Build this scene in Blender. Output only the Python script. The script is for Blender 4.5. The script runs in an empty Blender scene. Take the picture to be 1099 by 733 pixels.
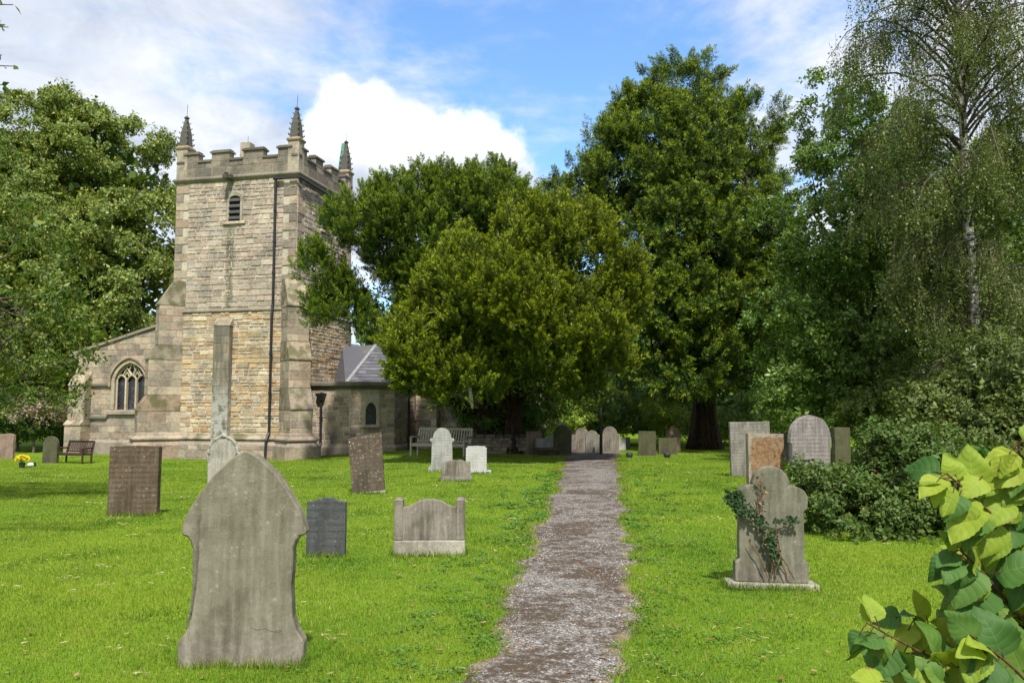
import bpy, bmesh, math, random
import numpy as np
from mathutils import Vector, Matrix
R_ = math.radians
scene = bpy.context.scene
COL = scene.collection
random.seed(7)

# ------------------------------------------------------------------ camera, sky, sun, exposure
EYE, FPX, W0, H0 = 1.6, 900.0, 1099.0, 733.0
PITCH = math.atan(74.5 / FPX)
cam_d = bpy.data.cameras.new('camera'); cam_d.sensor_width = 36.0; cam_d.lens = 36.0 * FPX / W0
cam_d.clip_start = 0.05; cam_d.clip_end = 3000
cam = bpy.data.objects.new('camera', cam_d); COL.objects.link(cam)
cam.location = (0, 0, EYE); cam.rotation_euler = (math.pi / 2 + PITCH, 0, 0)
scene.camera = cam
SUN_EL, SUN_AZ = R_(55), math.atan2(0.16, -0.987)      # towards the sun: x = sin(az), y = cos(az)
SUN_STR, SKY_STR, EXPO = 4.1, 0.125, 0.78
CLOUD_W = 1.25
scene.view_settings.view_transform = 'Standard'; scene.view_settings.look = 'None'
scene.view_settings.exposure = EXPO; scene.view_settings.gamma = 1.0
scene.view_settings.use_curve_mapping = False
scene.render.engine = 'CYCLES'
cy = scene.cycles
cy.max_bounces = 6; cy.diffuse_bounces = 3; cy.glossy_bounces = 2; cy.transmission_bounces = 4
cy.transparent_max_bounces = 4; cy.caustics_reflective = False; cy.caustics_refractive = False
cy.use_denoising = True; cy.use_adaptive_sampling = True; cy.adaptive_threshold = 0.015
cy.sample_clamp_indirect = 6.0


class NT:
    """tiny helper for node trees"""
    def __init__(s, tree):
        s.t = tree; tree.nodes.clear()
    def n(s, kind, **kw):
        nd = s.t.nodes.new(kind)
        for k, v in kw.items(): setattr(nd, k, v)
        return nd
    def put(s, sock, v):
        if v is None: return
        if hasattr(v, 'is_output') or isinstance(v, bpy.types.NodeSocket): s.t.links.new(v, sock)
        else:
            if sock.type == 'RGBA' and len(v) == 3: v = (*v, 1)
            sock.default_value = v
    def math(s, op, a, b=None, c=None, clamp=False):
        nd = s.n('ShaderNodeMath', operation=op); nd.use_clamp = clamp
        s.put(nd.inputs[0], a); s.put(nd.inputs[1], b); s.put(nd.inputs[2], c)
        return nd.outputs[0]
    def vmath(s, op, a, b=None, scale=None):
        nd = s.n('ShaderNodeVectorMath', operation=op)
        s.put(nd.inputs[0], a); s.put(nd.inputs[1], b)
        if scale is not None: s.put(nd.inputs['Scale'], scale)
        return nd.outputs['Value'] if op in ('DISTANCE', 'LENGTH', 'DOT_PRODUCT') else nd.outputs[0]
    def noise(s, vec, scale, detail=4, rough=0.55, dist=0.0, out='Fac'):
        nd = s.n('ShaderNodeTexNoise'); s.put(nd.inputs['Vector'], vec)
        nd.inputs['Scale'].default_value = scale; nd.inputs['Detail'].default_value = detail
        nd.inputs['Roughness'].default_value = rough; nd.inputs['Distortion'].default_value = dist
        return nd.outputs[out]
    def vor(s, vec, scale, feature='F1', out='Distance', rnd=1.0):
        nd = s.n('ShaderNodeTexVoronoi', feature=feature); s.put(nd.inputs['Vector'], vec)
        nd.inputs['Scale'].default_value = scale; nd.inputs['Randomness'].default_value = rnd
        return nd.outputs[out]
    def ramp(s, fac, stops, interp='LINEAR'):
        nd = s.n('ShaderNodeValToRGB'); cr = nd.color_ramp; cr.interpolation = interp
        while len(cr.elements) < len(stops): cr.elements.new(0.5)
        for e, (p, c) in zip(cr.elements, stops):
            e.position = p; e.color = (*c, 1) if len(c) == 3 else c
        s.put(nd.inputs[0], fac); return nd.outputs[0]
    def rng(s, v, a, b, c=0.0, d=1.0, smooth=True):
        nd = s.n('ShaderNodeMapRange'); nd.interpolation_type = 'SMOOTHSTEP' if smooth else 'LINEAR'
        s.put(nd.inputs[0], v)
        for i, x in enumerate((a, b, c, d)): s.put(nd.inputs[i + 1], x)
        return nd.outputs[0]
    def mix(s, fac, a, b, mode='MIX'):
        nd = s.n('ShaderNodeMix', data_type='RGBA', blend_type=mode)
        s.put(nd.inputs[0], fac); s.put(nd.inputs[6], a); s.put(nd.inputs[7], b)
        return nd.outputs[2]
    def sep(s, v):
        nd = s.n('ShaderNodeSeparateXYZ'); s.put(nd.inputs[0], v); return nd.outputs
    def comb(s, x, y, z):
        nd = s.n('ShaderNodeCombineXYZ')
        for i, v in enumerate((x, y, z)): s.put(nd.inputs[i], v)
        return nd.outputs[0]
    def scalev(s, v, sc):
        return s.vmath('MULTIPLY', v, sc)
    def bump(s, h, strength=0.5, dist=0.02, normal=None):
        nd = s.n('ShaderNodeBump'); nd.inputs['Strength'].default_value = strength
        nd.inputs['Distance'].default_value = dist
        s.put(nd.inputs['Height'], h); s.put(nd.inputs['Normal'], normal); return nd.outputs[0]


# world: Nishita sky with cloud cover
world = bpy.data.worlds.new('World'); scene.world = world; world.use_nodes = True
w = NT(world.node_tree)
sky = w.n('ShaderNodeTexSky', sky_type='NISHITA'); sky.sun_disc = False
sky.sun_elevation = SUN_EL; sky.sun_rotation = SUN_AZ
sky.air_density = 1.0; sky.dust_density = 0.6; sky.ozone_density = 2.0
gen = w.n('ShaderNodeTexCoord').outputs['Generated']
dx, dy, dz = w.sep(gen)
skyc = w.vmath('SCALE', w.mix(1.0, sky.outputs[0], (0.76, 0.96, 1.12), 'MULTIPLY'), scale=SKY_STR * 1.2)
# high veil and broken cloud: mapped on a plane overhead
zz = w.math('ADD', w.math('MAXIMUM', dz, 0.0), 0.16)
pl = w.comb(w.math('DIVIDE', dx, zz), w.math('DIVIDE', dy, zz), 0.35)
n1 = w.noise(w.scalev(pl, (1.0, 1.35, 1.0)), 0.95, 8, 0.58, 0.35)
n2 = w.noise(w.scalev(pl, (1.0, 0.8, 1.0)), 2.6, 6, 0.6, 0.5)
yy = w.math('MAXIMUM', dy, 0.02)
u = w.math('DIVIDE', dx, yy); v = w.math('DIVIDE', dz, yy)
cover = w.math('ADD', w.math('ADD', w.rng(u, -0.50, 0.02, 0.15, 0.0), w.rng(u, 0.12, 0.40, 0.0, 0.075)), w.rng(v, 0.50, 0.80, 0.0, 0.03))
cover = w.math('SUBTRACT', cover, w.math('MULTIPLY', w.rng(w.math('ABSOLUTE', w.math('ADD', u, 0.10)), 0.02, 0.26, 1.0, 0.0), w.rng(v, 0.26, 0.36, 0.0, 0.0)))
n3 = w.noise(pl, 7.0, 5, 0.6, 0.4)
m1 = w.math('ADD', w.math('ADD', w.math('ADD', w.math('MULTIPLY', n1, 0.58), w.math('MULTIPLY', n2, 0.38)), w.math('MULTIPLY', n3, 0.14)), cover)
a1 = w.rng(m1, 0.49, 0.68)
shade1 = w.ramp(w.noise(pl, 2.3, 7, 0.62, 0.5), [(0.34, (0.56, 0.62, 0.73)), (0.50, (0.82, 0.86, 0.92)), (0.66, (1.06, 1.06, 1.07))])
# cumulus bank: lobes joined by smooth minimum, edges broken up with noise
uv = w.comb(u, v, 0.0)
wob = w.vmath('SUBTRACT', w.noise(uv, 9.0, 6, 0.62, 0.0, 'Color'), (0.5, 0.5, 0.5))
wob2 = w.vmath('SUBTRACT', w.noise(uv, 30.0, 4, 0.6, 0.0, 'Color'), (0.5, 0.5, 0.5))
uvw = w.vmath('ADD', w.vmath('ADD', uv, w.vmath('SCALE', wob, scale=0.065)), w.vmath('SCALE', wob2, scale=0.030))
def uvpx(px, py):
    a = (px - 549.5) / FPX; b = (366.5 - py) / FPX
    den = math.cos(PITCH) - b * math.sin(PITCH)
    return a / den, (math.sin(PITCH) + b * math.cos(PITCH)) / den
lobes = [(372, 112, 36), (352, 130, 32), (404, 118, 33), (395, 150, 55), (345, 175, 45), (440, 150, 45), (486, 140, 32),
         (510, 143, 35), (538, 160, 30), (470, 185, 60), (545, 195, 36), (400, 215, 70), (330, 215, 45), (560, 215, 30)]
d_all = None
for (px, py, r) in lobes:
    cu, cv = uvpx(px, py)
    d = w.math('SUBTRACT', w.vmath('DISTANCE', uvw, (cu, cv, 0)), r / FPX)
    d_all = d if d_all is None else w.math('SMOOTH_MIN', d_all, d, 0.012)
a2 = w.math('MULTIPLY', w.rng(d_all, 0.008, -0.016), w.math('GREATER_THAN', dy, 0.05))
top = w.math('ADD', w.rng(v, 0.27, 0.345), w.math('MULTIPLY', w.math('SUBTRACT', w.noise(uvw, 10.0, 5, 0.55), 0.5), 1.5))
cum_col = w.ramp(top, [(0.0, (0.50, 0.56, 0.65)), (0.40, (0.76, 0.79, 0.84)), (0.75, (1.04, 1.04, 1.03))])
cl1 = w.vmath('SCALE', shade1, scale=CLOUD_W * 0.50)
cl2 = w.vmath('SCALE', cum_col, scale=CLOUD_W * 0.60)
c = w.mix(w.math('MULTIPLY', a1, 0.93), skyc, cl1)
c = w.mix(a2, c, cl2)
bg = w.n('ShaderNodeBackground'); w.put(bg.inputs[0], c); bg.inputs[1].default_value = 1.0
out = w.n('ShaderNodeOutputWorld'); w.t.links.new(bg.outputs[0], out.inputs[0])

sun_d = bpy.data.lights.new('sun', 'SUN'); sun_d.energy = SUN_STR; sun_d.angle = R_(2.0); sun_d.color = (1.0, 0.955, 0.88)
sun = bpy.data.objects.new('sun', sun_d); COL.objects.link(sun)
sv = Vector((math.sin(SUN_AZ) * math.cos(SUN_EL), math.cos(SUN_AZ) * math.cos(SUN_EL), math.sin(SUN_EL)))
sun.rotation_euler = (-sv).to_track_quat('-Z', 'Y').to_euler(); sun.location = (10, -20, 30)

# ------------------------------------------------------------------ helpers
CF = np.array([0, math.cos(PITCH), math.sin(PITCH)]); CU = np.array([0, -math.sin(PITCH), math.cos(PITCH)])
def ray(px, py): return CF * FPX + np.array([px - 549.5, 0, 0]) + CU * (366.5 - py)
def at(px, py, Y):
    d = ray(px, py); return np.array([0, 0, EYE]) + d * (Y / d[1])
def sst(a, b, x):
    t = min(1.0, max(0.0, (x - a) / (b - a))); return t * t * (3 - 2 * t)
def g(x, y):
    z = -0.34 * sst(13, 30, y) * sst(-3, -11, x)
    z += 0.018 * math.sin(0.9 * x + 0.4 * y) * math.sin(0.5 * y - 0.3 * x + 1) * sst(3, 6, y) * (1 - sst(34, 60, y))
    return z
def gv(x, y):
    s = lambda a, b, q: (lambda t: t * t * (3 - 2 * t))(np.clip((q - a) / (b - a), 0, 1))
    return -0.34 * s(13, 30, y) * s(-3, -11, x) + 0.018 * np.sin(0.9 * x + 0.4 * y) * np.sin(0.5 * y - 0.3 * x + 1) * s(3, 6, y) * (1 - s(34, 60, y))
def gp(px, py):
    z = 0.0
    for _ in range(12):
        d = ray(px, py); P = np.array([0, 0, EYE]) + d * ((z - EYE) / d[2]); z = g(P[0], P[1])
    return np.array([P[0], P[1], z])

def tag(o, label=None, cat=None, group=None, kind=None):
    if label: o['label'] = label
    if cat: o['category'] = cat
    if group: o['group'] = group
    if kind: o['kind'] = kind
    return o
def thing(name, label, cat, loc=(0, 0, 0), rz=0.0, group=None, tilt=(0, 0)):
    o = bpy.data.objects.new(name, None); COL.objects.link(o); o.empty_display_size = 0.2
    o.location = tuple(loc); o.rotation_euler = (tilt[0], tilt[1], rz)
    return tag(o, label, cat, group)
def link_mesh(name, me, mats, parent=None):
    for m in (mats if isinstance(mats, (list, tuple)) else [mats]): me.materials.append(m)
    o = bpy.data.objects.new(name, me); COL.objects.link(o); o.parent = parent
    return o

class MB:
    """collects faces, builds one mesh object"""
    def __init__(s): s.v = []; s.f = []; s.m = []
    def add(s, vs, fs, mat=0):
        k = len(s.v); s.v += [tuple(float(c) for c in q) for q in vs]
        for q in fs: s.f.append([k + i for i in q]); s.m.append(mat)
    def box(s, x0, x1, y0, y1, z0, z1, mat=0):
        s.add([(x0, y0, z0), (x1, y0, z0), (x1, y1, z0), (x0, y1, z0), (x0, y0, z1), (x1, y0, z1), (x1, y1, z1), (x0, y1, z1)],
              [(0, 3, 2, 1), (4, 5, 6, 7), (0, 1, 5, 4), (1, 2, 6, 5), (2, 3, 7, 6), (3, 0, 4, 7)], mat)
    def hexa(s, b, t, mat=0):
        s.add(list(b) + list(t), [(0, 3, 2, 1), (4, 5, 6, 7), (0, 1, 5, 4), (1, 2, 6, 5), (2, 3, 7, 6), (3, 0, 4, 7)], mat)
    def bar(s, a, b, wx, wz, mat=0, up=(0, 0, 1)):
        a = Vector(a); b = Vector(b); d = (b - a).normalized(); u = Vector(up)
        if abs(d.dot(u)) > 0.98: u = Vector((0, 1, 0))
        sx = d.cross(u).normalized() * wx / 2; sz = sx.cross(d).normalized() * wz / 2
        s.hexa([a - sx - sz, a + sx - sz, a + sx + sz, a - sx + sz], [b - sx - sz, b + sx - sz, b + sx + sz, b - sx + sz], mat)
    def tube(s, pts, rad, n=6, mat=0, cap=True):
        pts = [Vector(p) for p in pts]; k = len(s.v); prev = None
        for i, p in enumerate(pts):
            d = (pts[min(i + 1, len(pts) - 1)] - pts[max(i - 1, 0)]).normalized()
            if prev is None:
                a = d.orthogonal().normalized()
            else:
                a = (prev - d * prev.dot(d)).normalized()
            prev = a; b = d.cross(a)
            r = rad[i] if isinstance(rad, (list, tuple)) else rad
            for j in range(n):
                t = 2 * math.pi * j / n
                s.v.append(tuple(p + (a * math.cos(t) + b * math.sin(t)) * r))
        for i in range(len(pts) - 1):
            for j in range(n):
                s.f.append([k + i * n + j, k + i * n + (j + 1) % n, k + (i + 1) * n + (j + 1) % n, k + (i + 1) * n + j]); s.m.append(mat)
        if cap:
            s.f.append([k + j for j in range(n)][::-1]); s.m.append(mat)
            e = k + (len(pts) - 1) * n; s.f.append([e + j for j in range(n)]); s.m.append(mat)
    def prism(s, outline, y0, y1, mat=0):
        n = len(outline)
        vs = [(x, y0, z) for x, z in outline] + [(x, y1, z) for x, z in outline]
        fs = [list(range(n)), list(range(2 * n - 1, n - 1, -1))] + [(i, i + n, (i + 1) % n + n, (i + 1) % n) for i in range(n)]
        s.add(vs, fs, mat)
    def xf(s, k, M):
        for i in range(k, len(s.v)): s.v[i] = tuple(M @ Vector(s.v[i]))
    def build(s, name, mats, parent=None, smooth=False, bevel=0.0, seg=1, recalc=True, loc=None):
        me = bpy.data.meshes.new(name); me.from_pydata(s.v, [], s.f)
        me.polygons.foreach_set('material_index', s.m)
        if bevel > 0 or recalc:
            bm = bmesh.new(); bm.from_mesh(me)
            if recalc: bmesh.ops.recalc_face_normals(bm, faces=bm.faces)
            if bevel > 0:
                eds = [e for e in bm.edges if len(e.link_faces) == 2 and e.calc_face_angle(0) > 0.6]
                bmesh.ops.bevel(bm, geom=eds, offset=bevel, segments=seg, affect='EDGES', profile=0.6, clamp_overlap=True)
            bm.to_mesh(me); bm.free()
        me.update()
        if smooth: me.shade_smooth()
        else: me.shade_flat()
        o = link_mesh(name, me, mats, parent)
        if loc is not None: o.location = loc
        return o

def np_mesh(name, V, F, mats, parent=None, smooth=True, mat_idx=None):
    V = np.ascontiguousarray(V, np.float32); F = np.ascontiguousarray(F, np.int32); k = F.shape[1]
    me = bpy.data.meshes.new(name)
    me.vertices.add(len(V)); me.vertices.foreach_set('co', V.ravel())
    me.loops.add(F.size); me.loops.foreach_set('vertex_index', F.ravel())
    me.polygons.add(len(F)); me.polygons.foreach_set('loop_start', np.arange(0, F.size, k, dtype=np.int32))
    if mat_idx is not None: me.polygons.foreach_set('material_index', np.ascontiguousarray(mat_idx, np.int32))
    me.update(calc_edges=True)
    if smooth: me.shade_smooth()
    else: me.shade_flat()
    return link_mesh(name, me, mats, parent)

def frames(D, rng, roll=True):
    D = D / np.linalg.norm(D, axis=1, keepdims=True)
    A = np.where(np.abs(D[:, 2:3]) < 0.9, np.array([[0, 0, 1.0]]), np.array([[1.0, 0, 0]]))
    X = np.cross(A, D); X /= np.linalg.norm(X, axis=1, keepdims=True); Y = np.cross(D, X)
    if roll:
        t = rng.uniform(0, 2 * np.pi, (len(D), 1)); X, Y = X * np.cos(t) + Y * np.sin(t), Y * np.cos(t) - X * np.sin(t)
    return np.stack([X, Y, D], axis=2)          # columns
def instance(TV, TF, P, M, S):
    n, k = len(P), len(TV)
    V = np.einsum('nij,kj->nki', M, TV) * np.asarray(S).reshape(-1, 1, 1) + P[:, None, :]
    F = TF[None] + (np.arange(n) * k)[:, None, None]
    return V.reshape(-1, 3), F.reshape(-1, TF.shape[1])
def merge(parts):
    Vs, Fs, k = [], [], 0
    for V, F in parts: Vs.append(V); Fs.append(F + k); k += len(V)
    return np.concatenate(Vs), np.concatenate(Fs)
def leafs(B, D, L, Wd, rng, fold=0.18, N=None):
    """diamond leaves: base B, direction D, length L, width Wd"""
    n = len(B); M = frames(D, rng, roll=N is None)
    if N is not None:
        Dn = D / np.linalg.norm(D, axis=1, keepdims=True)
        X = np.cross(Dn, N); X /= (np.linalg.norm(X, axis=1, keepdims=True) + 1e-9); M = np.stack([X, np.cross(Dn, X), Dn], 2)
    L = np.broadcast_to(L, (n,)); Wd = np.broadcast_to(Wd, (n,))
    loc = np.zeros((n, 4, 3))
    loc[:, 1, 0] = -Wd / 2; loc[:, 1, 2] = L * 0.42; loc[:, 1, 1] = fold * Wd
    loc[:, 3, 0] = Wd / 2; loc[:, 3, 2] = L * 0.42; loc[:, 3, 1] = fold * Wd
    loc[:, 2, 2] = L
    V = np.einsum('nij,nkj->nki', M, loc) + B[:, None]
    return V.reshape(-1, 3), np.arange(n * 4).reshape(-1, 4)

# ------------------------------------------------------------------ materials
def new_mat(name):
    m = bpy.data.materials.new(name); m.use_nodes = True; return m, NT(m.node_tree)
def finish(t, color, rough=0.85, normal=None, spec=0.25, metal=0.0):
    b = t.n('ShaderNodeBsdfPrincipled'); o = t.n('ShaderNodeOutputMaterial')
    t.put(b.inputs['Base Color'], color); t.put(b.inputs['Roughness'], rough); t.put(b.inputs['Normal'], normal)
    b.inputs['Specular IOR Level'].default_value = spec; b.inputs['Metallic'].default_value = metal
    t.t.links.new(b.outputs[0], o.inputs[0])
def objc(t): return t.n('ShaderNodeTexCoord').outputs['Object']
def island(t): return t.n('ShaderNodeNewGeometry').outputs['Random Per Island']

def stone_mat(name, cols, dirt=(0.09, 0.085, 0.07), dirt_amt=0.5, bump=0.5, stain=None, scale=1.0):
    m, t = new_mat(name); oc = objc(t); r = island(t)
    n = len(cols); base = t.ramp(r, [(i / n, c) for i, c in enumerate(cols)], 'CONSTANT')
    hsv = t.n('ShaderNodeHueSaturation'); t.put(hsv.inputs['Color'], base)
    t.put(hsv.inputs['Value'], t.rng(t.math('FRACT', t.math('MULTIPLY', r, 37.7)), 0, 1, 0.82, 1.14, False))
    f1 = t.noise(oc, 9 * scale, 6, 0.65); f2 = t.noise(oc, 0.9 * scale, 5, 0.6); f3 = t.noise(oc, 38 * scale, 4, 0.7)
    c = t.mix(t.rng(f1, 0.35, 0.7, 0, 0.5), hsv.outputs[0], t.mix(1.0, hsv.outputs[0], (0.62, 0.60, 0.58), 'MULTIPLY'))
    c = t.mix(t.math('MULTIPLY', t.rng(t.math('ADD', f2, t.math('MULTIPLY', f1, 0.35)), 0.60, 0.86), dirt_amt), c, dirt)
    c = t.mix(t.rng(f3, 0.60, 0.75, 0, 0.35), c, (0.46, 0.44, 0.38))
    if stain: c = stain(t, oc, c)
    finish(t, c, 0.92, t.bump(t.math('ADD', f1, t.math('MULTIPLY', f3, 0.6)), bump, 0.03), 0.15)
    return m
GREY_BUFF = [(0.40, 0.335, 0.265), (0.455, 0.385, 0.30), (0.36, 0.305, 0.25), (0.49, 0.42, 0.335), (0.42, 0.335, 0.27), (0.39, 0.34, 0.29), (0.46, 0.365, 0.285), (0.44, 0.375, 0.305)]
OCHRE = [(0.48, 0.38, 0.25), (0.45, 0.34, 0.20), (0.52, 0.43, 0.30), (0.38, 0.31, 0.225), (0.50, 0.36, 0.20), (0.44, 0.37, 0.285), (0.54, 0.45, 0.325), (0.42, 0.28, 0.16), (0.48, 0.41, 0.30)]
ASHLAR = [(0.34, 0.285, 0.215), (0.385, 0.315, 0.235), (0.30, 0.25, 0.20), (0.37, 0.29, 0.215), (0.25, 0.21, 0.17), (0.40, 0.335, 0.25), (0.33, 0.285, 0.22), (0.36, 0.27, 0.20)]
BLOCK = [(0.38, 0.315, 0.225), (0.45, 0.365, 0.255), (0.31, 0.255, 0.195), (0.48, 0.39, 0.265), (0.35, 0.295, 0.225), (0.41, 0.32, 0.22), (0.26, 0.215, 0.17)]
def streak(t, oc, c):
    x, y, z = t.sep(oc); wv = t.math('MULTIPLY', t.math('SUBTRACT', t.noise(oc, 1.5, 4, 0.6), 0.5), 0.35)
    d = t.math('ABSOLUTE', t.math('ADD', t.math('ADD', x, 2.98), wv))
    a = t.math('MULTIPLY', t.rng(d, 0.26, 0.05), t.rng(z, 9.6, 8.9)); a = t.math('MULTIPLY', a, t.rng(t.noise(oc, 6, 4, 0.6), 0.3, 0.55))
    c = t.mix(t.math('MULTIPLY', a, 0.85), c, (0.085, 0.085, 0.055))
    # weathered band under the parapet string and above the plinth
    e = t.math('MULTIPLY', t.rng(z, 10.2, 11.2), t.rng(t.noise(t.scalev(oc, (3, 3, 0.4)), 1.5, 4, 0.6), 0.42, 0.65))
    return t.mix(t.math('MULTIPLY', e, 0.5), c, (0.13, 0.125, 0.105))
M_UP = stone_mat('rubble_stone', GREY_BUFF, dirt_amt=0.55, bump=.8, stain=streak)
M_LOW = stone_mat('ochre_rubble_stone', OCHRE, dirt_amt=0.4, bump=0.8)
M_ASH = stone_mat('ashlar_stone', ASHLAR, dirt_amt=0.6, bump=0.35)
M_PAR = stone_mat('parapet_stone', [(0.215, 0.185, 0.142), (0.25, 0.215, 0.165), (0.185, 0.16, 0.128), (0.27, 0.225, 0.17)], dirt_amt=0.9, bump=0.5)
M_BLK = stone_mat('squared_stone', BLOCK, dirt_amt=0.45, bump=0.35)
def pil_stain(t, oc, c):
    x, y, z = t.sep(oc); n = t.noise(t.scalev(oc, (3, 3, 0.5)), 2.2, 5, 0.65)
    c = t.mix(t.rng(n, 0.35, 0.6, 0.25, 0.9), c, (0.10, 0.10, 0.075))
    k = t.math('MULTIPLY', t.rng(z, 3.4, 1.4), t.rng(t.noise(oc, 4, 5, 0.6), 0.38, 0.55))
    return t.mix(t.math('MULTIPLY', k, 0.8), c, (0.37, 0.365, 0.335))
M_PIL = stone_mat('stained_stone', ASHLAR, dirt_amt=0.5, bump=0.35, stain=pil_stain)
def moss_stain(t, oc, c): return t.mix(t.rng(t.noise(oc, 2.5, 5, 0.6), 0.4, 0.62, 0.1, 0.9), c, (0.105, 0.10, 0.05))
M_SLOPE = stone_mat('mossy_stone', ASHLAR, dirt_amt=0.5, bump=0.35, stain=moss_stain)
M_COPE = stone_mat('weathered_coping_stone', [(0.115, 0.105, 0.082), (0.15, 0.135, 0.105), (0.095, 0.09, 0.07), (0.18, 0.16, 0.12)], dirt_amt=0.6, bump=0.5)
M_PINN = stone_mat('blackened_stone', [(0.10, 0.095, 0.08), (0.13, 0.12, 0.095), (0.085, 0.08, 0.07)], dirt_amt=0.5, bump=0.6)
M_MORTAR = stone_mat('lime_mortar', [(0.40, 0.36, 0.29), (0.42, 0.375, 0.30)], dirt_amt=0.35, bump=0.4)
M_MORTAR2 = stone_mat('dark_mortar', [(0.30, 0.27, 0.22), (0.32, 0.285, 0.23)], dirt_amt=0.5, bump=0.4)

def simple(name, col, rough=0.6, var=0.25, scale=12, spec=0.3, metal=0.0, bump=0.15, stretch=(1, 1, 1)):
    m, t = new_mat(name); oc = objc(t); f = t.noise(t.scalev(oc, stretch), scale, 5, 0.6)
    c = t.mix(t.rng(f, 0.3, 0.7), tuple(x * (1 - var) for x in col), tuple(min(1, x * (1 + var)) for x in col))
    finish(t, c, rough, t.bump(f, bump, 0.01), spec, metal); return m
M_IRON = simple('black_painted_iron', (0.018, 0.018, 0.020), 0.45)
M_LOUVRE = simple('dark_louvre_slate', (0.05, 0.048, 0.045), 0.7)
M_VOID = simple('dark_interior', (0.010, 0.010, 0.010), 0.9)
M_COPPER = simple('green_copper', (0.10, 0.26, 0.19), 0.6)
M_LEADROOF = simple('lead_sheet', (0.22, 0.225, 0.23), 0.6)
M_TEAK = simple('weathered_teak', (0.38, 0.345, 0.27), 0.8, 0.35, 6, stretch=(1, 6, 6))
M_BROWNWOOD = simple('dark_stained_wood', (0.045, 0.022, 0.016), 0.55, 0.35, 6)
M_POST = simple('dark_post_wood', (0.03, 0.028, 0.02), 0.8)
M_YELLOW = simple('yellow_petals', (0.75, 0.55, 0.02), 0.6, 0.15, 40)
M_STALK = simple('green_stalk', (0.05, 0.10, 0.02), 0.6)
M_POT = simple('dark_pot', (0.03, 0.03, 0.03), 0.5)
M_PALE = simple('pale_glaze', (0.55, 0.58, 0.58), 0.4)

def glass_mat():
    m, t = new_mat('leaded_glass'); oc = objc(t); x, y, z = t.sep(oc)
    xx = t.math('ADD', x, y)
    a = t.math('ABSOLUTE', t.math('SUBTRACT', t.math('FRACT', t.math('MULTIPLY', t.math('ADD', xx, t.math('MULTIPLY', z, 0.7)), 7.0)), 0.5))
    b = t.math('ABSOLUTE', t.math('SUBTRACT', t.math('FRACT', t.math('MULTIPLY', t.math('SUBTRACT', xx, t.math('MULTIPLY', z, 0.7)), 7.0)), 0.5))
    lead = t.math('LESS_THAN', t.math('MINIMUM', a, b), 0.07)
    f = t.noise(oc, 5, 3, 0.6); cellr = t.vor(oc, 9, out='Color')
    col = t.mix(t.rng(f, 0.5, 0.7, 0, 1), (0.012, 0.014, 0.020), (0.05, 0.06, 0.085))
    col = t.mix(lead, col, (0.055, 0.055, 0.055))
    finish(t, col, t.mix(lead, (0.12, 0.12, 0.12), (0.6, 0.6, 0.6)), t.bump(t.noise(oc, 14, 2, 0.5), 0.35, 0.02), 0.5); return m
M_GLASS = glass_mat()

def slate_mat():
    m, t = new_mat('roof_slate'); r = island(t); oc = objc(t)
    c = t.ramp(r, [(0, (0.085, 0.085, 0.10)), (0.2, (0.115, 0.11, 0.125)), (0.4, (0.07, 0.07, 0.085)), (0.6, (0.13, 0.12, 0.13)), (0.8, (0.10, 0.095, 0.11))], 'CONSTANT')
    c = t.mix(t.rng(t.noise(oc, 2.0, 5, 0.65), 0.55, 0.7, 0, 0.7), c, (0.15, 0.145, 0.06))
    finish(t, c, 0.55, t.bump(t.noise(oc, 20, 4, 0.6), 0.25, 0.01), 0.4); return m
M_SLATE = slate_mat()

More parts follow.
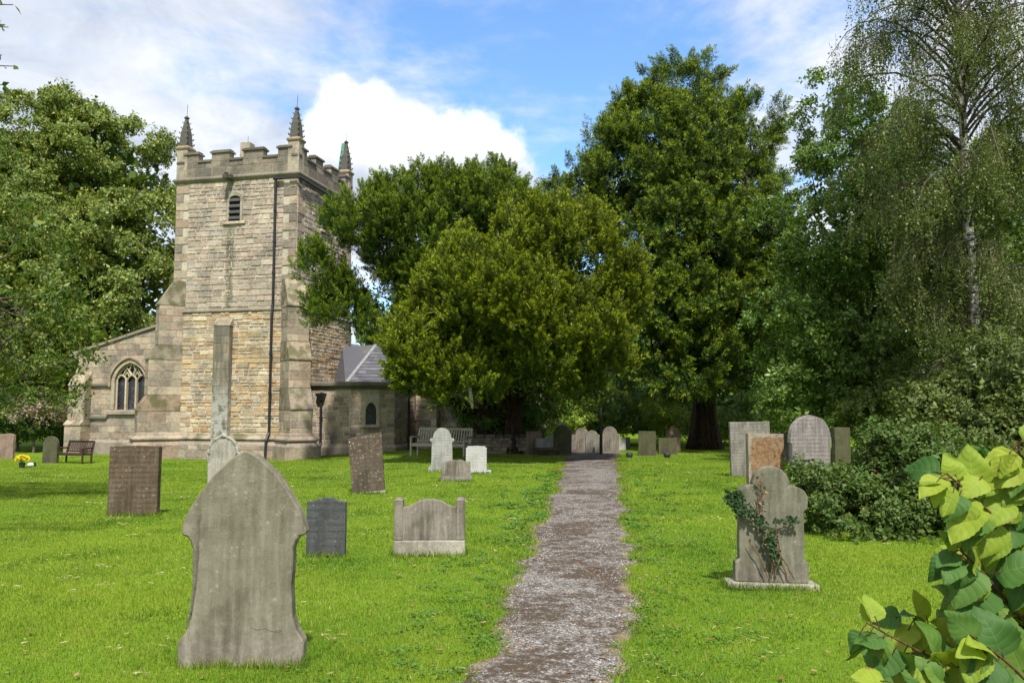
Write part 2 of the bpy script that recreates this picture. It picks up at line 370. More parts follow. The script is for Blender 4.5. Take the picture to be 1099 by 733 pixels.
def grave_mat(name, base, dark, pale, streaks=0.6, lichen=0.3, lich_col=(0.40, 0.40, 0.34), spots=0.2, moss=0.0, flake=None, letters=0.0, seed=0.0):
    m, t = new_mat(name); oc = t.vmath('ADD', objc(t), (seed, seed * 1.7, seed * 0.6))
    raw = objc(t); x, y, z = t.sep(raw)
    n1 = t.noise(oc, 3.2, 7, 0.62, 0.3); n2 = t.noise(t.scalev(oc, (9, 9, 0.9)), 1.6, 6, 0.65); n3 = t.noise(oc, 55, 5, 0.7); n4 = t.noise(oc, 14, 6, 0.65)
    c = t.mix(t.rng(n1, 0.32, 0.66), dark, base)
    c = t.mix(t.math('MULTIPLY', t.rng(n2, 0.48, 0.72), streaks), c, pale)
    c = t.mix(t.math('MULTIPLY', t.rng(n2, 0.50, 0.30), streaks * 0.85), c, tuple(q * 0.55 for q in dark))
    c = t.mix(t.rng(n4, 0.55, 0.72, 0, lichen), c, lich_col)
    sp = t.rng(t.vor(oc, 17), 0.22, 0.14)
    c = t.mix(t.math('MULTIPLY', t.math('MULTIPLY', sp, t.rng(n1, 0.50, 0.62)), spots), c, (0.55, 0.55, 0.50))
    sp2 = t.math('MULTIPLY', t.rng(t.vor(oc, 60), 0.25, 0.12), t.rng(n4, 0.52, 0.6))
    c = t.mix(t.math('MULTIPLY', sp2, spots), c, (0.62, 0.61, 0.55))
    rv = t.vor(t.vmath('ADD', oc, t.vmath('SCALE', t.noise(oc, 20, 3, .6, 0, 'Color'), scale=.05)), 6.5); rs = t.math('MULTIPLY', t.math('MULTIPLY', t.rng(rv, .30, .24), t.rng(t.noise(oc, 2.1, 3, .5), .50, .60)), t.rng(n4, .38, .56))
    c = t.mix(t.math('MULTIPLY', rs, .55), c, tuple(min(1, q * 1.45) for q in base))
    c = t.mix(t.rng(n3, 0.35, 0.7, 0.0, 0.5), c, t.mix(1.0, c, (0.55, 0.53, 0.5), 'MULTIPLY'))
    h = t.math('ADD', t.math('ADD', t.math('MULTIPLY', n4, 0.8), t.math('MULTIPLY', n3, 0.35)), t.math('MULTIPLY', n1, 0.6))
    if moss: c = t.mix(t.math('MULTIPLY', t.rng(t.math('SUBTRACT', t.math('MULTIPLY', n4, 0.5), z), 0.18, -0.02), moss), c, (0.07, 0.085, 0.03))
    if letters:
        row = t.math('MULTIPLY', t.rng(t.math('ABSOLUTE', t.math('SUBTRACT', t.math('FRACT', t.math('MULTIPLY', z, 13.0)), 0.5)), 0.16, 0.26, 1, 0),
                     t.rng(t.noise(t.scalev(raw, (1, 1, 0.5)), 60, 3, 0.6), 0.47, 0.53))
        row = t.math('MULTIPLY', row, t.rng(n1, 0.38, 0.55)); h = t.math('SUBTRACT', h, t.math('MULTIPLY', row, 0.7 * letters))
        c = t.mix(t.math('MULTIPLY', row, 0.4 * letters), c, tuple(q * 0.5 for q in dark))
    if flake is not None:
        edge = t.math('ADD', t.rng(z, 1.02, 1.14, 0, .25), t.rng(x, -.26, -.36, 0, .22)); fl = t.rng(t.math('SUBTRACT', t.math('ADD', t.noise(oc, 5.0, 7, 0.75, 0.8), t.math('MULTIPLY', t.noise(oc, 22, 4, 0.6), 0.25)), edge), 0.50, 0.56)
        fc = t.ramp(t.noise(oc, 11, 7, 0.75, 0.5), [(0.32, (0.075, 0.045, 0.03)), (0.45, flake), (0.58, (0.26, 0.175, 0.095)), (0.68, (0.15, 0.105, 0.07))])
        c = t.mix(fl, c, fc); h = t.math('SUBTRACT', t.math('ADD', h, t.math('MULTIPLY', t.noise(oc, 11, 7, .75, .5), 3.0)), t.math('MULTIPLY', fl, 1.2))
    finish(t, c, 0.93, t.bump(h, 0.55, 0.012), 0.12); return m

def leaf_mat(name, cols, trans=0.28, tip=None, tip_amt=0.4, patch=2.0, rough=0.5, spec=0.25):
    m, t = new_mat(name); r = island(t); oc = objc(t)
    n = len(cols); c = t.ramp(r, [(i / max(1, n - 1), q) for i, q in enumerate(cols)])
    if tip is not None:
        k = t.math('ADD', t.math('MULTIPLY', t.math('FRACT', t.math('MULTIPLY', r, 53.1)), 0.5), t.math('MULTIPLY', t.noise(oc, patch, 3, 0.6), 0.9))
        c = t.mix(t.math('MULTIPLY', t.rng(k, 0.62, 0.95), tip_amt), c, tip)
    b = t.n('ShaderNodeBsdfPrincipled'); t.put(b.inputs['Base Color'], c); b.inputs['Roughness'].default_value = rough
    b.inputs['Specular IOR Level'].default_value = spec
    tr = t.n('ShaderNodeBsdfTranslucent'); t.put(tr.inputs[0], t.mix(1.0, c, (1.35, 1.25, 0.55), 'MULTIPLY'))
    mx = t.n('ShaderNodeMixShader'); mx.inputs[0].default_value = trans
    t.t.links.new(b.outputs[0], mx.inputs[1]); t.t.links.new(tr.outputs[0], mx.inputs[2])
    o = t.n('ShaderNodeOutputMaterial'); t.t.links.new(mx.outputs[0], o.inputs[0]); return m
L_YEW_D = [leaf_mat('dark_yew_needles', [(0.025, 0.060, 0.008), (0.044, 0.090, 0.011), (0.065, 0.115, 0.013)], 0.15), leaf_mat('young_yew_needles', [(0.11, 0.18, 0.012), (0.18, 0.255, 0.016), (0.25, 0.31, 0.018)], 0.2)]
L_YEW_Y = [leaf_mat('golden_yew_needles', [(0.038, 0.064, 0.007), (0.070, 0.105, 0.009), (0.10, 0.135, 0.010)], 0.15), leaf_mat('young_golden_needles', [(0.13, 0.19, 0.010), (0.215, 0.27, 0.013), (0.31, 0.34, 0.018)], 0.2)]
L_YEW_T = [leaf_mat('tall_yew_needles', [(0.020, 0.052, 0.009), (0.036, 0.080, 0.012), (0.052, 0.102, 0.014)], 0.15), leaf_mat('young_tall_yew_needles', [(0.115, 0.185, 0.012), (0.19, 0.26, 0.016), (0.27, 0.32, 0.020)], 0.2)]
L_LIME = [leaf_mat('lime_leaves', [(0.050, 0.095, 0.014), (0.085, 0.14, 0.020), (0.12, 0.18, 0.026)], 0.25), leaf_mat('lime_bracts', [(0.20, 0.25, 0.05), (0.30, 0.34, 0.08), (0.40, 0.42, 0.13)], 0.3)]
L_HORN = [leaf_mat('hornbeam_leaves', [(0.048, 0.11, 0.016), (0.082, 0.16, 0.022), (0.12, 0.21, 0.030)], 0.28, None, 0, 1, 0.45, 0.25), leaf_mat('hornbeam_pale_leaves', [(0.15, 0.22, 0.05), (0.23, 0.30, 0.09), (0.30, 0.36, 0.13)], 0.3, None, 0, 1, 0.42, 0.3)]
L_BIRCH = [leaf_mat('birch_leaves', [(0.065, 0.10, 0.018), (0.10, 0.14, 0.025), (0.14, 0.18, 0.033)], 0.25, None, 0, 1, 0.42, 0.3), leaf_mat('birch_pale_leaves', [(0.12, 0.14, 0.05), (0.19, 0.20, 0.08), (0.26, 0.25, 0.11)], 0.25, None, 0, 1, 0.4, 0.4)]
L_CHERRY = [leaf_mat('cherry_leaves', [(0.04, 0.085, 0.012), (0.065, 0.125, 0.018), (0.10, 0.16, 0.024)], 0.3), leaf_mat('cherry_pale_leaves', [(0.12, 0.16, 0.025), (0.17, 0.20, 0.03), (0.22, 0.24, 0.05)], 0.3)]
L_SHRUB = leaf_mat('shrub_leaves', [(0.05, 0.12, 0.022), (0.09, 0.18, 0.035), (0.14, 0.25, 0.055)], 0.3, (0.20, 0.27, 0.09), 0.5, 1.0, 0.4, 0.4)
L_SHRUBY = leaf_mat('yellow_shrub_leaves', [(0.18, 0.28, 0.03), (0.27, 0.37, 0.04), (0.34, 0.42, 0.06)], 0.4)
L_PINK = leaf_mat('pale_blossom', [(0.30, 0.25, 0.20), (0.42, 0.33, 0.28), (0.30, 0.24, 0.18)], 0.3)
L_BRAM = leaf_mat('bramble_leaves', [(0.032, 0.072, 0.012), (0.055, 0.11, 0.018), (0.09, 0.155, 0.025)], 0.25, (0.16, 0.20, 0.05), 0.4, 2.0, 0.5, 0.2)
L_HEDGE = leaf_mat('hedge_leaves', [(0.035, 0.065, 0.014), (0.065, 0.10, 0.022), (0.10, 0.14, 0.03)], 0.25, (0.20, 0.22, 0.06), 0.5, 1.2)
L_IVY = leaf_mat('ivy_leaves', [(0.012, 0.032, 0.010), (0.022, 0.052, 0.015), (0.04, 0.08, 0.02)], 0.2, None, 0, 1, 0.6, 0.15)
L_DEAD = leaf_mat('dead_leaves', [(0.16, 0.075, 0.035), (0.24, 0.13, 0.06), (0.33, 0.22, 0.11), (0.12, 0.06, 0.03)], 0.1)

def bark(name, a, b, scale=6, stretch=(3, 3, 0.6)):
    m, t = new_mat(name); oc = objc(t); f = t.noise(t.scalev(oc, stretch), scale, 6, 0.65)
    finish(t, t.mix(t.rng(f, 0.35, 0.65), a, b), 0.9, t.bump(f, 0.9, 0.04), 0.15); return m
B_YEW = bark('yew_bark', (0.022, 0.014, 0.010), (0.065, 0.042, 0.030))
B_BROWN = bark('brown_bark', (0.05, 0.042, 0.032), (0.13, 0.11, 0.085))
B_TWIG = bark('red_twig_bark', (0.10, 0.05, 0.025), (0.19, 0.11, 0.055), 20)
B_PALE = bark('dead_wood', (0.25, 0.20, 0.15), (0.5, 0.43, 0.34), 12)
def birch_bark():
    m, t = new_mat('birch_bark'); oc = objc(t)
    f = t.noise(t.scalev(oc, (2, 2, 7)), 1.6, 5, 0.65); h = t.noise(oc, 2.0, 4, 0.6)
    c = t.mix(t.rng(f, 0.53, 0.60), (0.55, 0.52, 0.47), (0.05, 0.045, 0.04))
    c = t.mix(t.rng(h, 0.55, 0.65), c, (0.13, 0.11, 0.08)); finish(t, c, 0.8, t.bump(f, 0.4, 0.02), 0.2); return m
B_BIRCH = birch_bark()

# ------------------------------------------------------------------ ground, path, grass
RNG = np.random.default_rng(11)
def grass_ground_mat():
    m, t = new_mat('lawn_soil'); oc = objc(t)
    f = t.noise(oc, 0.35, 5, 0.6); f2 = t.noise(oc, 2.2, 5, 0.65); f3 = t.noise(oc, 30, 4, 0.7)
    c = t.mix(t.rng(f, 0.38, 0.62), (0.10, 0.185, 0.010), (0.15, 0.235, 0.012))
    c = t.mix(t.rng(f2, 0.52, 0.72, 0, 0.5), c, (0.21, 0.235, 0.035))
    c = t.mix(t.rng(f3, 0.4, 0.7, 0, 0.6), c, (0.07, 0.11, 0.012))
    finish(t, c, 0.95, t.bump(t.math('ADD', f3, f2), 0.8, 0.03), 0.1); return m
M_LAWN = grass_ground_mat()
def axis(pts):
    o = []
    for a, b, n in pts: o += list(np.linspace(a, b, n, endpoint=False))
    return np.array(o + [pts[-1][1]])
gx = axis([(-600, -60, 10), (-60, -24, 18), (-24, 20, 110), (20, 60, 20), (60, 600, 10)])
gy = axis([(-80, 0, 16), (0, 42, 126), (42, 80, 19), (80, 1500, 14)])
GX, GY = np.meshgrid(gx, gy); GZ = gv(GX, GY)
V = np.stack([GX, GY, GZ], -1).reshape(-1, 3); nx, ny = len(gx), len(gy)
I = (np.arange(ny - 1)[:, None] * nx + np.arange(nx - 1)[None]).ravel()
tag(np_mesh('ground', V, np.stack([I, I + 1, I + 1 + nx, I + nx], 1), M_LAWN), kind='structure')

PATH_PX = [(733, 496, 660), (680, 533, 672), (640, 548, 684), (615, 556, 684), (600, 562, 678), (560, 580, 672), (520, 597, 669), (497, 603, 666)]
pp = []
for (py, xl, xr) in PATH_PX:
    a, b = gp(xl, py), gp(xr, py); pp.append((a[1], a[0], b[0]))
pp = [(-3.0, -0.55, 0.40), (2.5, -0.42, 0.50)] + pp + [(31.5, 1.95, 4.0), (34.0, 2.1, 4.3), (38, 2.2, 4.6)]
PY, PL, PR = [np.array(q) for q in zip(*pp)]
def wig(y, s): return 0.05 * np.sin(y * 4.1 + s + 2 * np.sin(y * 1.3)) + 0.04 * np.sin(y * 9.3 + 2 * s + 2 * np.sin(y * 2.3 + s)) + 0.035 * np.sin(y * 21.0 + 3.1 * s + 2.5 * np.sin(y * 5.1)) + 0.06 * np.sin(y * 1.7 + s * 4)
def path_edges(y):
    f = 0.55 + 0.45 * np.clip(y / 14, 0, 1)
    return np.interp(y, PY, PL) + wig(y, 1.0) * f, np.interp(y, PY, PR) + wig(y, 4.0) * f
ys = np.concatenate([np.arange(-3, 14, 0.05), np.arange(14, 36.0, 0.12)])
el, er = path_edges(ys)
K = 15; sgrid = np.linspace(0, 1, K)
m_ = 0.13
X = (el - m_)[:, None] + ((er - el) + 2 * m_)[:, None] * sgrid[None]; Y = np.repeat(ys[:, None], K, 1)
crown = 0.012 * (1 - (2 * sgrid - 1) ** 2)[None]
ew = np.clip(np.minimum(sgrid[None] * (er - el + 2 * m_)[:, None], (1 - sgrid[None]) * (er - el + 2 * m_)[:, None]) / 0.17, 0, 1)
Z = gv(X, Y) + 0.006 + crown - (1 - ew) * (0.030 + 0.012 * np.sin(X * 41 + Y * 23) * np.sin(Y * 37 - X * 11))
V = np.stack([X, Y, Z], -1).reshape(-1, 3); n_ = len(ys)
I = (np.arange(n_ - 1)[:, None] * K + np.arange(K - 1)[None]).ravel()
def path_mat():
    m, t = new_mat('worn_tarmac_path'); oc = objc(t)
    at_ = t.n('ShaderNodeAttribute'); at_.attribute_name = 'edge'; ed = at_.outputs['Fac']
    chips = t.vor(oc, 75, out='Color'); cs = t.sep(chips)[0]; cd = t.vor(oc, 75)
    base = t.ramp(cs, [(0.0, (0.05, 0.043, 0.039)), (0.3, (0.098, 0.088, 0.079)), (0.6, (0.172, 0.157, 0.143)), (0.85, (0.285, 0.264, 0.243)), (1.0, (0.46, 0.43, 0.40))])
    n1 = t.noise(t.scalev(oc, (1.0, 0.9, 1)), 3.6, 8, 0.75, 0.3); n2 = t.noise(oc, 13, 5, 0.7); n0 = t.noise(oc, 0.7, 3, 0.5)
    k = t.math('ADD', t.math('ADD', t.math('MULTIPLY', n1, 0.55), t.math('MULTIPLY', n2, 0.45)), t.math('MULTIPLY', t.math('SUBTRACT', n0, 0.5), 0.45))
    moss = t.rng(k, 0.43, 0.56)
    mcol = t.mix(t.noise(oc, 45, 4, 0.7), (0.024, 0.017, 0.011), (0.085, 0.058, 0.034))
    c = t.mix(t.math('MULTIPLY', moss, 0.93), base, mcol)
    e = t.math('ADD', ed, t.math('MULTIPLY', t.math('SUBTRACT', t.noise(oc, 6, 5, 0.7), 0.5), 0.9))
    straw = t.mix(t.noise(oc, 25, 5, 0.7), (0.16, 0.10, 0.05), (0.36, 0.28, 0.17))
    c = t.mix(t.math('MULTIPLY', t.rng(e, 0.60, 0.95, 0, 0.8), t.rng(t.noise(oc, 1.7, 5, 0.65), 0.40, 0.62)), c, straw)
    h = t.math('ADD', t.math('MULTIPLY', t.math('SUBTRACT', 1.0, cd), t.math('SUBTRACT', 1.0, t.math('MULTIPLY', moss, 0.6))), t.math('MULTIPLY', n2, 1.1))
    finish(t, c, 0.9, t.bump(h, 0.8, 0.012), 0.2); return m
po = np_mesh('path', V, np.stack([I, I + 1, I + 1 + K, I + K], 1), path_mat())
ea = po.data.attributes.new('edge', 'FLOAT', 'POINT')
dist_edge = np.minimum(sgrid[None] * (er - el + 2 * m_)[:, None], (1 - sgrid[None]) * (er - el + 2 * m_)[:, None])
ea.data.foreach_set('value', np.clip(1 - (dist_edge - m_ * 0.9) / 0.40, 0, 1.2).astype(np.float32).ravel())
tag(po, kind='structure')

def scatter_ground(n, ymin, ymax, power, halfw=0.66, extra=1.5, rng=RNG):
    """points in the view wedge with density falling as 1/y**power"""
    y = rng.uniform(0, 1, n); e = 2 - power
    y = ymin * (ymax / ymin) ** y if abs(e) < 1e-6 else (ymin ** e + y * (ymax ** e - ymin ** e)) ** (1 / e)
    return rng.uniform(-1, 1, n) * (halfw * y + extra), y
def inside_path(x, y, margin):
    l, r = path_edges(y); return (x > l + margin) & (x < r - margin) & (y < 36)

def lawn_mat():
    m, t = new_mat('grass_blades'); r = island(t); oc = objc(t)
    f = t.noise(oc, 0.33, 5, 0.6); f2 = t.noise(oc, 1.4, 6, 0.7)
    c = t.ramp(r, [(0, (0.085, 0.170, 0.016)), (0.45, (0.143, 0.238, 0.020)), (0.8, (0.205, 0.30, 0.028)), (0.93, (0.30, 0.34, 0.06)), (1.0, (0.45, 0.39, 0.17))])
    c = t.mix(t.rng(f, 0.44, 0.66, 0, 0.5), c, (0.245, 0.31, 0.028)); f5 = t.noise(oc, 0.8, 4, 0.6); c = t.mix(t.rng(f5, 0.52, 0.34, 0, 0.8), c, (0.060, 0.135, 0.012))
    c = t.mix(t.rng(f2, 0.56, 0.72, 0, 0.62), c, (0.275, 0.265, 0.06))
    c = t.mix(t.rng(f2, 0.42, 0.30, 0, 0.45), c, (0.080, 0.175, 0.010))
    b = t.n('ShaderNodeBsdfPrincipled'); t.put(b.inputs['Base Color'], c); b.inputs['Roughness'].default_value = 0.55; b.inputs['Specular IOR Level'].default_value = 0.2
    tr = t.n('ShaderNodeBsdfTranslucent'); t.put(tr.inputs[0], t.mix(1.0, c, (1.3, 1.25, 0.6), 'MULTIPLY'))
    mx = t.n('ShaderNodeMixShader'); mx.inputs[0].default_value = 0.35
    t.t.links.new(b.outputs[0], mx.inputs[1]); t.t.links.new(tr.outputs[0], mx.inputs[2])
    o = t.n('ShaderNodeOutputMaterial'); t.t.links.new(mx.outputs[0], o.inputs[0]); return m
M_BLADE = lawn_mat()
def blades(x, y, h, wd, rng, lean=0.55):
    n = len(x); a = rng.uniform(0, 2 * np.pi, n); l = rng.uniform(0.05, lean, n) * h; b = rng.uniform(0, 2 * np.pi, n)
    z = gv(x, y); B = np.stack([x, y, z], 1); s = np.stack([np.cos(a), np.sin(a), 0 * a], 1) * (wd / 2)[:, None]
    T = B + np.stack([np.cos(b) * l, np.sin(b) * l, h], 1); Mid = B + np.stack([np.cos(b) * l * .3, np.sin(b) * l * .3, h * .6], 1)
    V = np.stack([B - s, B + s, T], 1).reshape(-1, 3)
    return V, np.arange(n * 3).reshape(-1, 3)
def lawn():
    rng = np.random.default_rng(5); parts = []
    x, y = scatter_ground(820000, 3.4, 36, 1.85, rng=rng)
    e = 0.07 * rng.normal(0, 1, len(x)) + 0.05 * np.sin(x * 9 + y * 5) * np.sin(y * 7 - x * 4)
    k = ~inside_path(x, y, e) ; x, y = x[k], y[k]
    patch = np.sin(x * 1.7 + np.sin(y * 1.3)) * np.sin(y * 1.1 + np.sin(x * 0.9) * 1.7)
    h = rng.uniform(0.010, 0.032, len(x)) * (1 + 0.30 * patch) * (1 + 0.004 * y); wd = rng.uniform(0.0035, 0.0065, len(x)) * np.clip(y / 5.0, 0.8, 4.5)
    parts.append(blades(x, y, h, wd, rng))
    # taller tufts beside the path, round the stones and here and there
    y = rng.uniform(3.5, 30, 16000); l, r = path_edges(y); left = rng.random(16000) < 0.5
    x = np.where(left, l - np.abs(rng.normal(0, .10, 16000)) + .05, r + np.abs(rng.normal(0, .10, 16000)) - .05)
    parts.append(blades(x, y, rng.uniform(.02, .06, 16000), rng.uniform(.005, .008, 16000) * np.clip(y / 7, 0.8, 3), rng, 0.9))
    cx_, cy_ = scatter_ground(520, 4, 24, 1.4, rng=rng); x = np.repeat(cx_, 26) + rng.normal(0, .06, 13520); y = np.repeat(cy_, 26) + rng.normal(0, .06, 13520)
    k = ~inside_path(x, y, -0.02); x, y = x[k], y[k]
    parts.append(blades(x, y, rng.uniform(.025, .065, len(x)), rng.uniform(.005, .009, len(x)) * np.clip(y / 7, 0.8, 3), rng, 0.8))
    for (bx, by, hw, hd) in SKIRTS:
        n = int(1600 * (hw + hd) / max(1, by / 6)); s = rng.uniform(-1, 1, n); side = rng.random(n)
        x = np.where(side < .6, bx + s * hw, bx + np.sign(s) * hw + rng.normal(0, .02, n)); y = np.where(side < .6, by - hd - np.abs(rng.normal(0, .03, n)), by + rng.uniform(-1, 1, n) * hd)
        parts.append(blades(x, y, rng.uniform(.03, .105, n), rng.uniform(.005, .008, n) * np.clip(by / 7, .8, 3), rng, 0.7))
    V, F = merge(parts)
    tag(np_mesh('grass', V, F, M_BLADE), kind='stuff')
SKIRTS = []

def pebbles():
    rng = np.random.default_rng(8); n = 26000
    y = 3.6 * (22 / 3.6) ** rng.random(n); l, r = path_edges(y); x = l + (r - l) * rng.random(n)
    k = np.sin(x * 7 + y * 2) + np.sin(y * 4.3 - x * 3) + rng.normal(0, 1.0, n) > -0.2; x, y = x[k], y[k]; n = len(x)
    oc = np.array([(1, 0, 0), (-1, 0, 0), (0, 1, 0), (0, -1, 0), (0, 0, 1), (0, 0, -1)], float) * (1, 1, .6)
    F = np.array([(0, 2, 4), (2, 1, 4), (1, 3, 4), (3, 0, 4), (2, 0, 5), (1, 2, 5), (3, 1, 5), (0, 3, 5)])
    TV = oc[None] * rng.uniform(.6, 1.3, (n, 6, 1)); M = frames(rng.normal(0, .35, (n, 3)) + (0, 0, 1), rng)
    S = rng.uniform(.003, .008, n) * np.clip(y / 6, .8, 1.6)
    V = np.einsum('nij,nkj->nki', M, TV) * S[:, None, None] + np.stack([x, y, gv(x, y) + 0.014], 1)[:, None]
    Fa = (F[None] + (np.arange(n) * 6)[:, None, None]).reshape(-1, 3)
    m, t = new_mat('path_chippings')
    finish(t, t.ramp(island(t), [(0, (0.08, 0.07, 0.065)), (.4, (0.15, 0.138, 0.13)), (.75, (0.24, 0.22, 0.21)), (1, (0.44, 0.41, 0.39))]), 0.85, None, .25)
    tag(np_mesh('path_gravel', V.reshape(-1, 3), Fa, m, smooth=False), kind='stuff')
pebbles()
def litter():
    rng = np.random.default_rng(9)
    x, y = scatter_ground(2600, 3.8, 28, 1.6, rng=rng)
    pl_, pr_ = path_edges(y); near = np.exp(-((x - (pl_ + pr_) / 2) / 1.3) ** 2); k = rng.random(len(x)) < 0.10 + 0.75 * near; x, y = x[k], y[k]; n = len(x)
    a = rng.uniform(0, 6.28, n); D = np.stack([np.cos(a), np.sin(a), rng.uniform(-.1, .25, n)], 1)
    onp = inside_path(x, y, 0.02)
    B = np.stack([x, y, gv(x, y) + np.where(onp, .02, .035)], 1); L = rng.uniform(.03, .07, n)
    V, F = leafs(B, D, L, L * .55, rng, .12, N=np.broadcast_to(np.array([[0, 0, 1.0]]), (n, 3)))
    tag(np_mesh('fallen_leaves', V, F, L_DEAD), kind='stuff')
litter()
def clippings():
    rng = np.random.default_rng(19); cx_, cy_ = scatter_ground(210, 4, 26, 1.5, rng=rng); k = 14; x = np.repeat(cx_, k) + rng.normal(0, .13, 210 * k); y = np.repeat(cy_, k) + rng.normal(0, .08, 210 * k)
    ok = ~inside_path(x, y, .1); x, y = x[ok], y[ok]; n = len(x); a = rng.uniform(0, 6.28, n); D = np.stack([np.cos(a), np.sin(a), rng.uniform(-.05, .3, n)], 1); B = np.stack([x, y, gv(x, y) + rng.uniform(.012, .03, n)], 1)
    V, F = leafs(B, D, rng.uniform(.03, .08, n), rng.uniform(.003, .007, n) * np.clip(y / 7, 1, 2.5), rng, .1)
    m, t = new_mat('dry_grass'); finish(t, t.ramp(island(t), [(0, (0.22, 0.17, 0.08)), (.5, (0.36, 0.30, 0.15)), (1, (0.48, 0.42, 0.24))]), .8)
    tag(np_mesh('grass_clippings', V, F, m), kind='stuff')
clippings()
def clover():
    rng = np.random.default_rng(23); n0 = 420; y0 = 4.0 * (22 / 4.0) ** rng.random(n0); l, r = path_edges(y0); left = rng.random(n0) < .6
    x0 = np.where(left, l - np.abs(rng.normal(0, .45, n0)) - .03, r + np.abs(rng.normal(0, .5, n0)) + .03); k = 18; x = np.repeat(x0, k) + rng.normal(0, .055, n0 * k); y = np.repeat(y0, k) + rng.normal(0, .055, n0 * k); n = len(x)
    a = rng.uniform(0, 6.28, n); D = np.stack([np.cos(a), np.sin(a), rng.uniform(-.1, .4, n)], 1); N = rng.normal(0, .3, (n, 3)) + (0, 0, 1); N /= np.linalg.norm(N, axis=1, keepdims=True); L = rng.uniform(.018, .034, n) * np.clip(y / 8, 1, 2)
    V, F = leafs(np.stack([x, y, gv(x, y) + rng.uniform(.015, .04, n)], 1), D, L, L * .8, rng, .08, N=N); tag(np_mesh('clover', V, F, leaf_mat('clover_leaves', [(0.045, 0.12, 0.016), (0.07, 0.165, 0.02), (0.11, 0.21, 0.03)], .25)), kind='stuff')
clover()

# ------------------------------------------------------------------ church
church = thing('church', 'small stone parish church with a battlemented west tower and pinnacles', 'church', (-8.75, 33.6, 0), R_(-13.2))
MR = random.Random(3)
def face(o, d, nn):
    """maps (u along wall, z, n outward) to church coordinates"""
    return lambda u, z, n: (o[0] + d[0] * u + nn[0] * n, o[1] + d[1] * u + nn[1] * n, z)
def clip_poly(P, a, b, c):
    o = []
    for i in range(len(P)):
        p, q = P[i], P[(i + 1) % len(P)]; fp, fq = a * p[0] + b * p[1] - c, a * q[0] + b * q[1] - c
        if fp <= 0: o.append(p)
        if (fp < 0 < fq) or (fq < 0 < fp):
            t = fp / (fp - fq); o.append((p[0] + (q[0] - p[0]) * t, p[1] + (q[1] - p[1]) * t))
    return o
def masonry(mb, T, u0, u1, z0, z1, ch=(.12, .21), sw=(.22, .6), gap=.010, out=(.012, .034), holes=None, clips=(), mat=1, jit=.010, rnd=MR, inset=.012):
    z = z0
    while z < z1 - .02:
        h = rnd.uniform(*ch)
        if z + h > z1 - ch[0] * .6: h = z1 - z
        iv = [(u0, u1)]
        for (a, b) in (holes(z, z + h) if holes else []):
            nv = []
            for (p, q) in iv:
                if b <= p or a >= q: nv.append((p, q)); continue
                if a - p > .04: nv.append((p, a))
                if q - b > .04: nv.append((b, q))
            iv = nv
        for (p, q) in iv:
            u = p
            while u < q - .01:
                l = rnd.uniform(*sw) * (0.75 if h < (ch[0] + ch[1]) / 2 else 1.1)
                if u + l > q - sw[0] * .6: l = q - u
                sub = [(z, z + h)]
                if h > ch[1] * .8 and rnd.random() < .22 and ch[1] < .25: m = z + h * rnd.uniform(.4, .6); sub = [(z, m), (m, z + h)]
                for (za, zb) in sub:
                    j = lambda: rnd.uniform(-jit, jit)
                    P = [(u + gap / 2 + j(), za + gap / 2 + j()), (u + l - gap / 2 + j(), za + gap / 2 + j()), (u + l - gap / 2 + j(), zb - gap / 2 + j()), (u + gap / 2 + j(), zb - gap / 2 + j())]
                    for cl in clips: P = clip_poly(P, *cl) if len(P) > 2 else P
                    if len(P) < 3: continue
                    cu = sum(a for a, _ in P) / len(P); cz = sum(b for _, b in P) / len(P)
                    wd = max(a for a, _ in P) - min(a for a, _ in P); hh = max(b for _, b in P) - min(b for _, b in P)
                    if wd < .02 or hh < .02: continue
                    fx, fz = max(.3, 1 - 2 * inset / wd), max(.3, 1 - 2 * inset / hh); o = rnd.uniform(*out); n = len(P)
                    vs = [T(a, b, -.004) for a, b in P] + [T(cu + (a - cu) * fx, cz + (b - cz) * fz, o + rnd.uniform(-.004, .004)) for a, b in P]
                    mb.add(vs, [[i + n for i in range(n)]] + [[i, (i + 1) % n, (i + 1) % n + n, i + n] for i in range(n)], mat)
                u += l
        z += h
TW, TD = 5.6, 5.3
SW = face((0, 0), (1, 0), (0, -1))            # west face, u = x
SS = face((0, 0), (0, 1), (1, 0))             # south face, u = y
Z_MID, Z_STR = 5.68, 11.2
qw = lambda z: .36 if int(z / .36) % 2 else .62
def stage(name, z0, z1, off, mat_r, ch, louvres=()):
    mb = MB(); mb.box(-TW - off, off, -off, TD + off, z0, z1, 0)
    W = face((0, -off), (1, 0), (0, -1)); S = face((off, 0), (0, 1), (1, 0))
    for (T, a, b, k) in ((W, -TW - off, off, 'w'), (S, -off, TD + off, 's')):
        zz = z0
        while zz < z1 - .05:                                   # long and short quoins
            h = min(.36, z1 - zz); q = qw(zz + .01); q2 = .36 if q > .5 else .62
            if k == 's': q, q2 = q2, q
            masonry(mb, T, a, a + q2, zz, zz + h, ch=(h, h), sw=(q2, q2), out=(.022, .036), mat=2, jit=.006)
            masonry(mb, T, b - q, b, zz, zz + h, ch=(h, h), sw=(q, q), out=(.022, .036), mat=2, jit=.006)
            zz += h
        def holes(za, zb, k=k, a=a, b=b):
            r = [(a, a + .60), (b - .60, b)]
            for (kk, c0, hw, l0, l1) in louvres:
                if kk == k and zb > l0 and za < l1: r.append((c0 - hw, c0 + hw))
            return r
        masonry(mb, T, a, b, z0, z1, ch=ch, holes=holes, mat=1, gap=.016, out=(.010, .040), jit=.016, inset=.018, sw=(.24, .62))
    return mb.build(name, [M_MORTAR, mat_r, M_ASH], church, recalc=False)
stage('tower_wall', Z_MID, Z_STR, 0.0, M_UP, (.14, .26), [('w', -2.82, .36, 9.35, 10.64), ('s', 2.55, .36, 9.35, 10.64)])
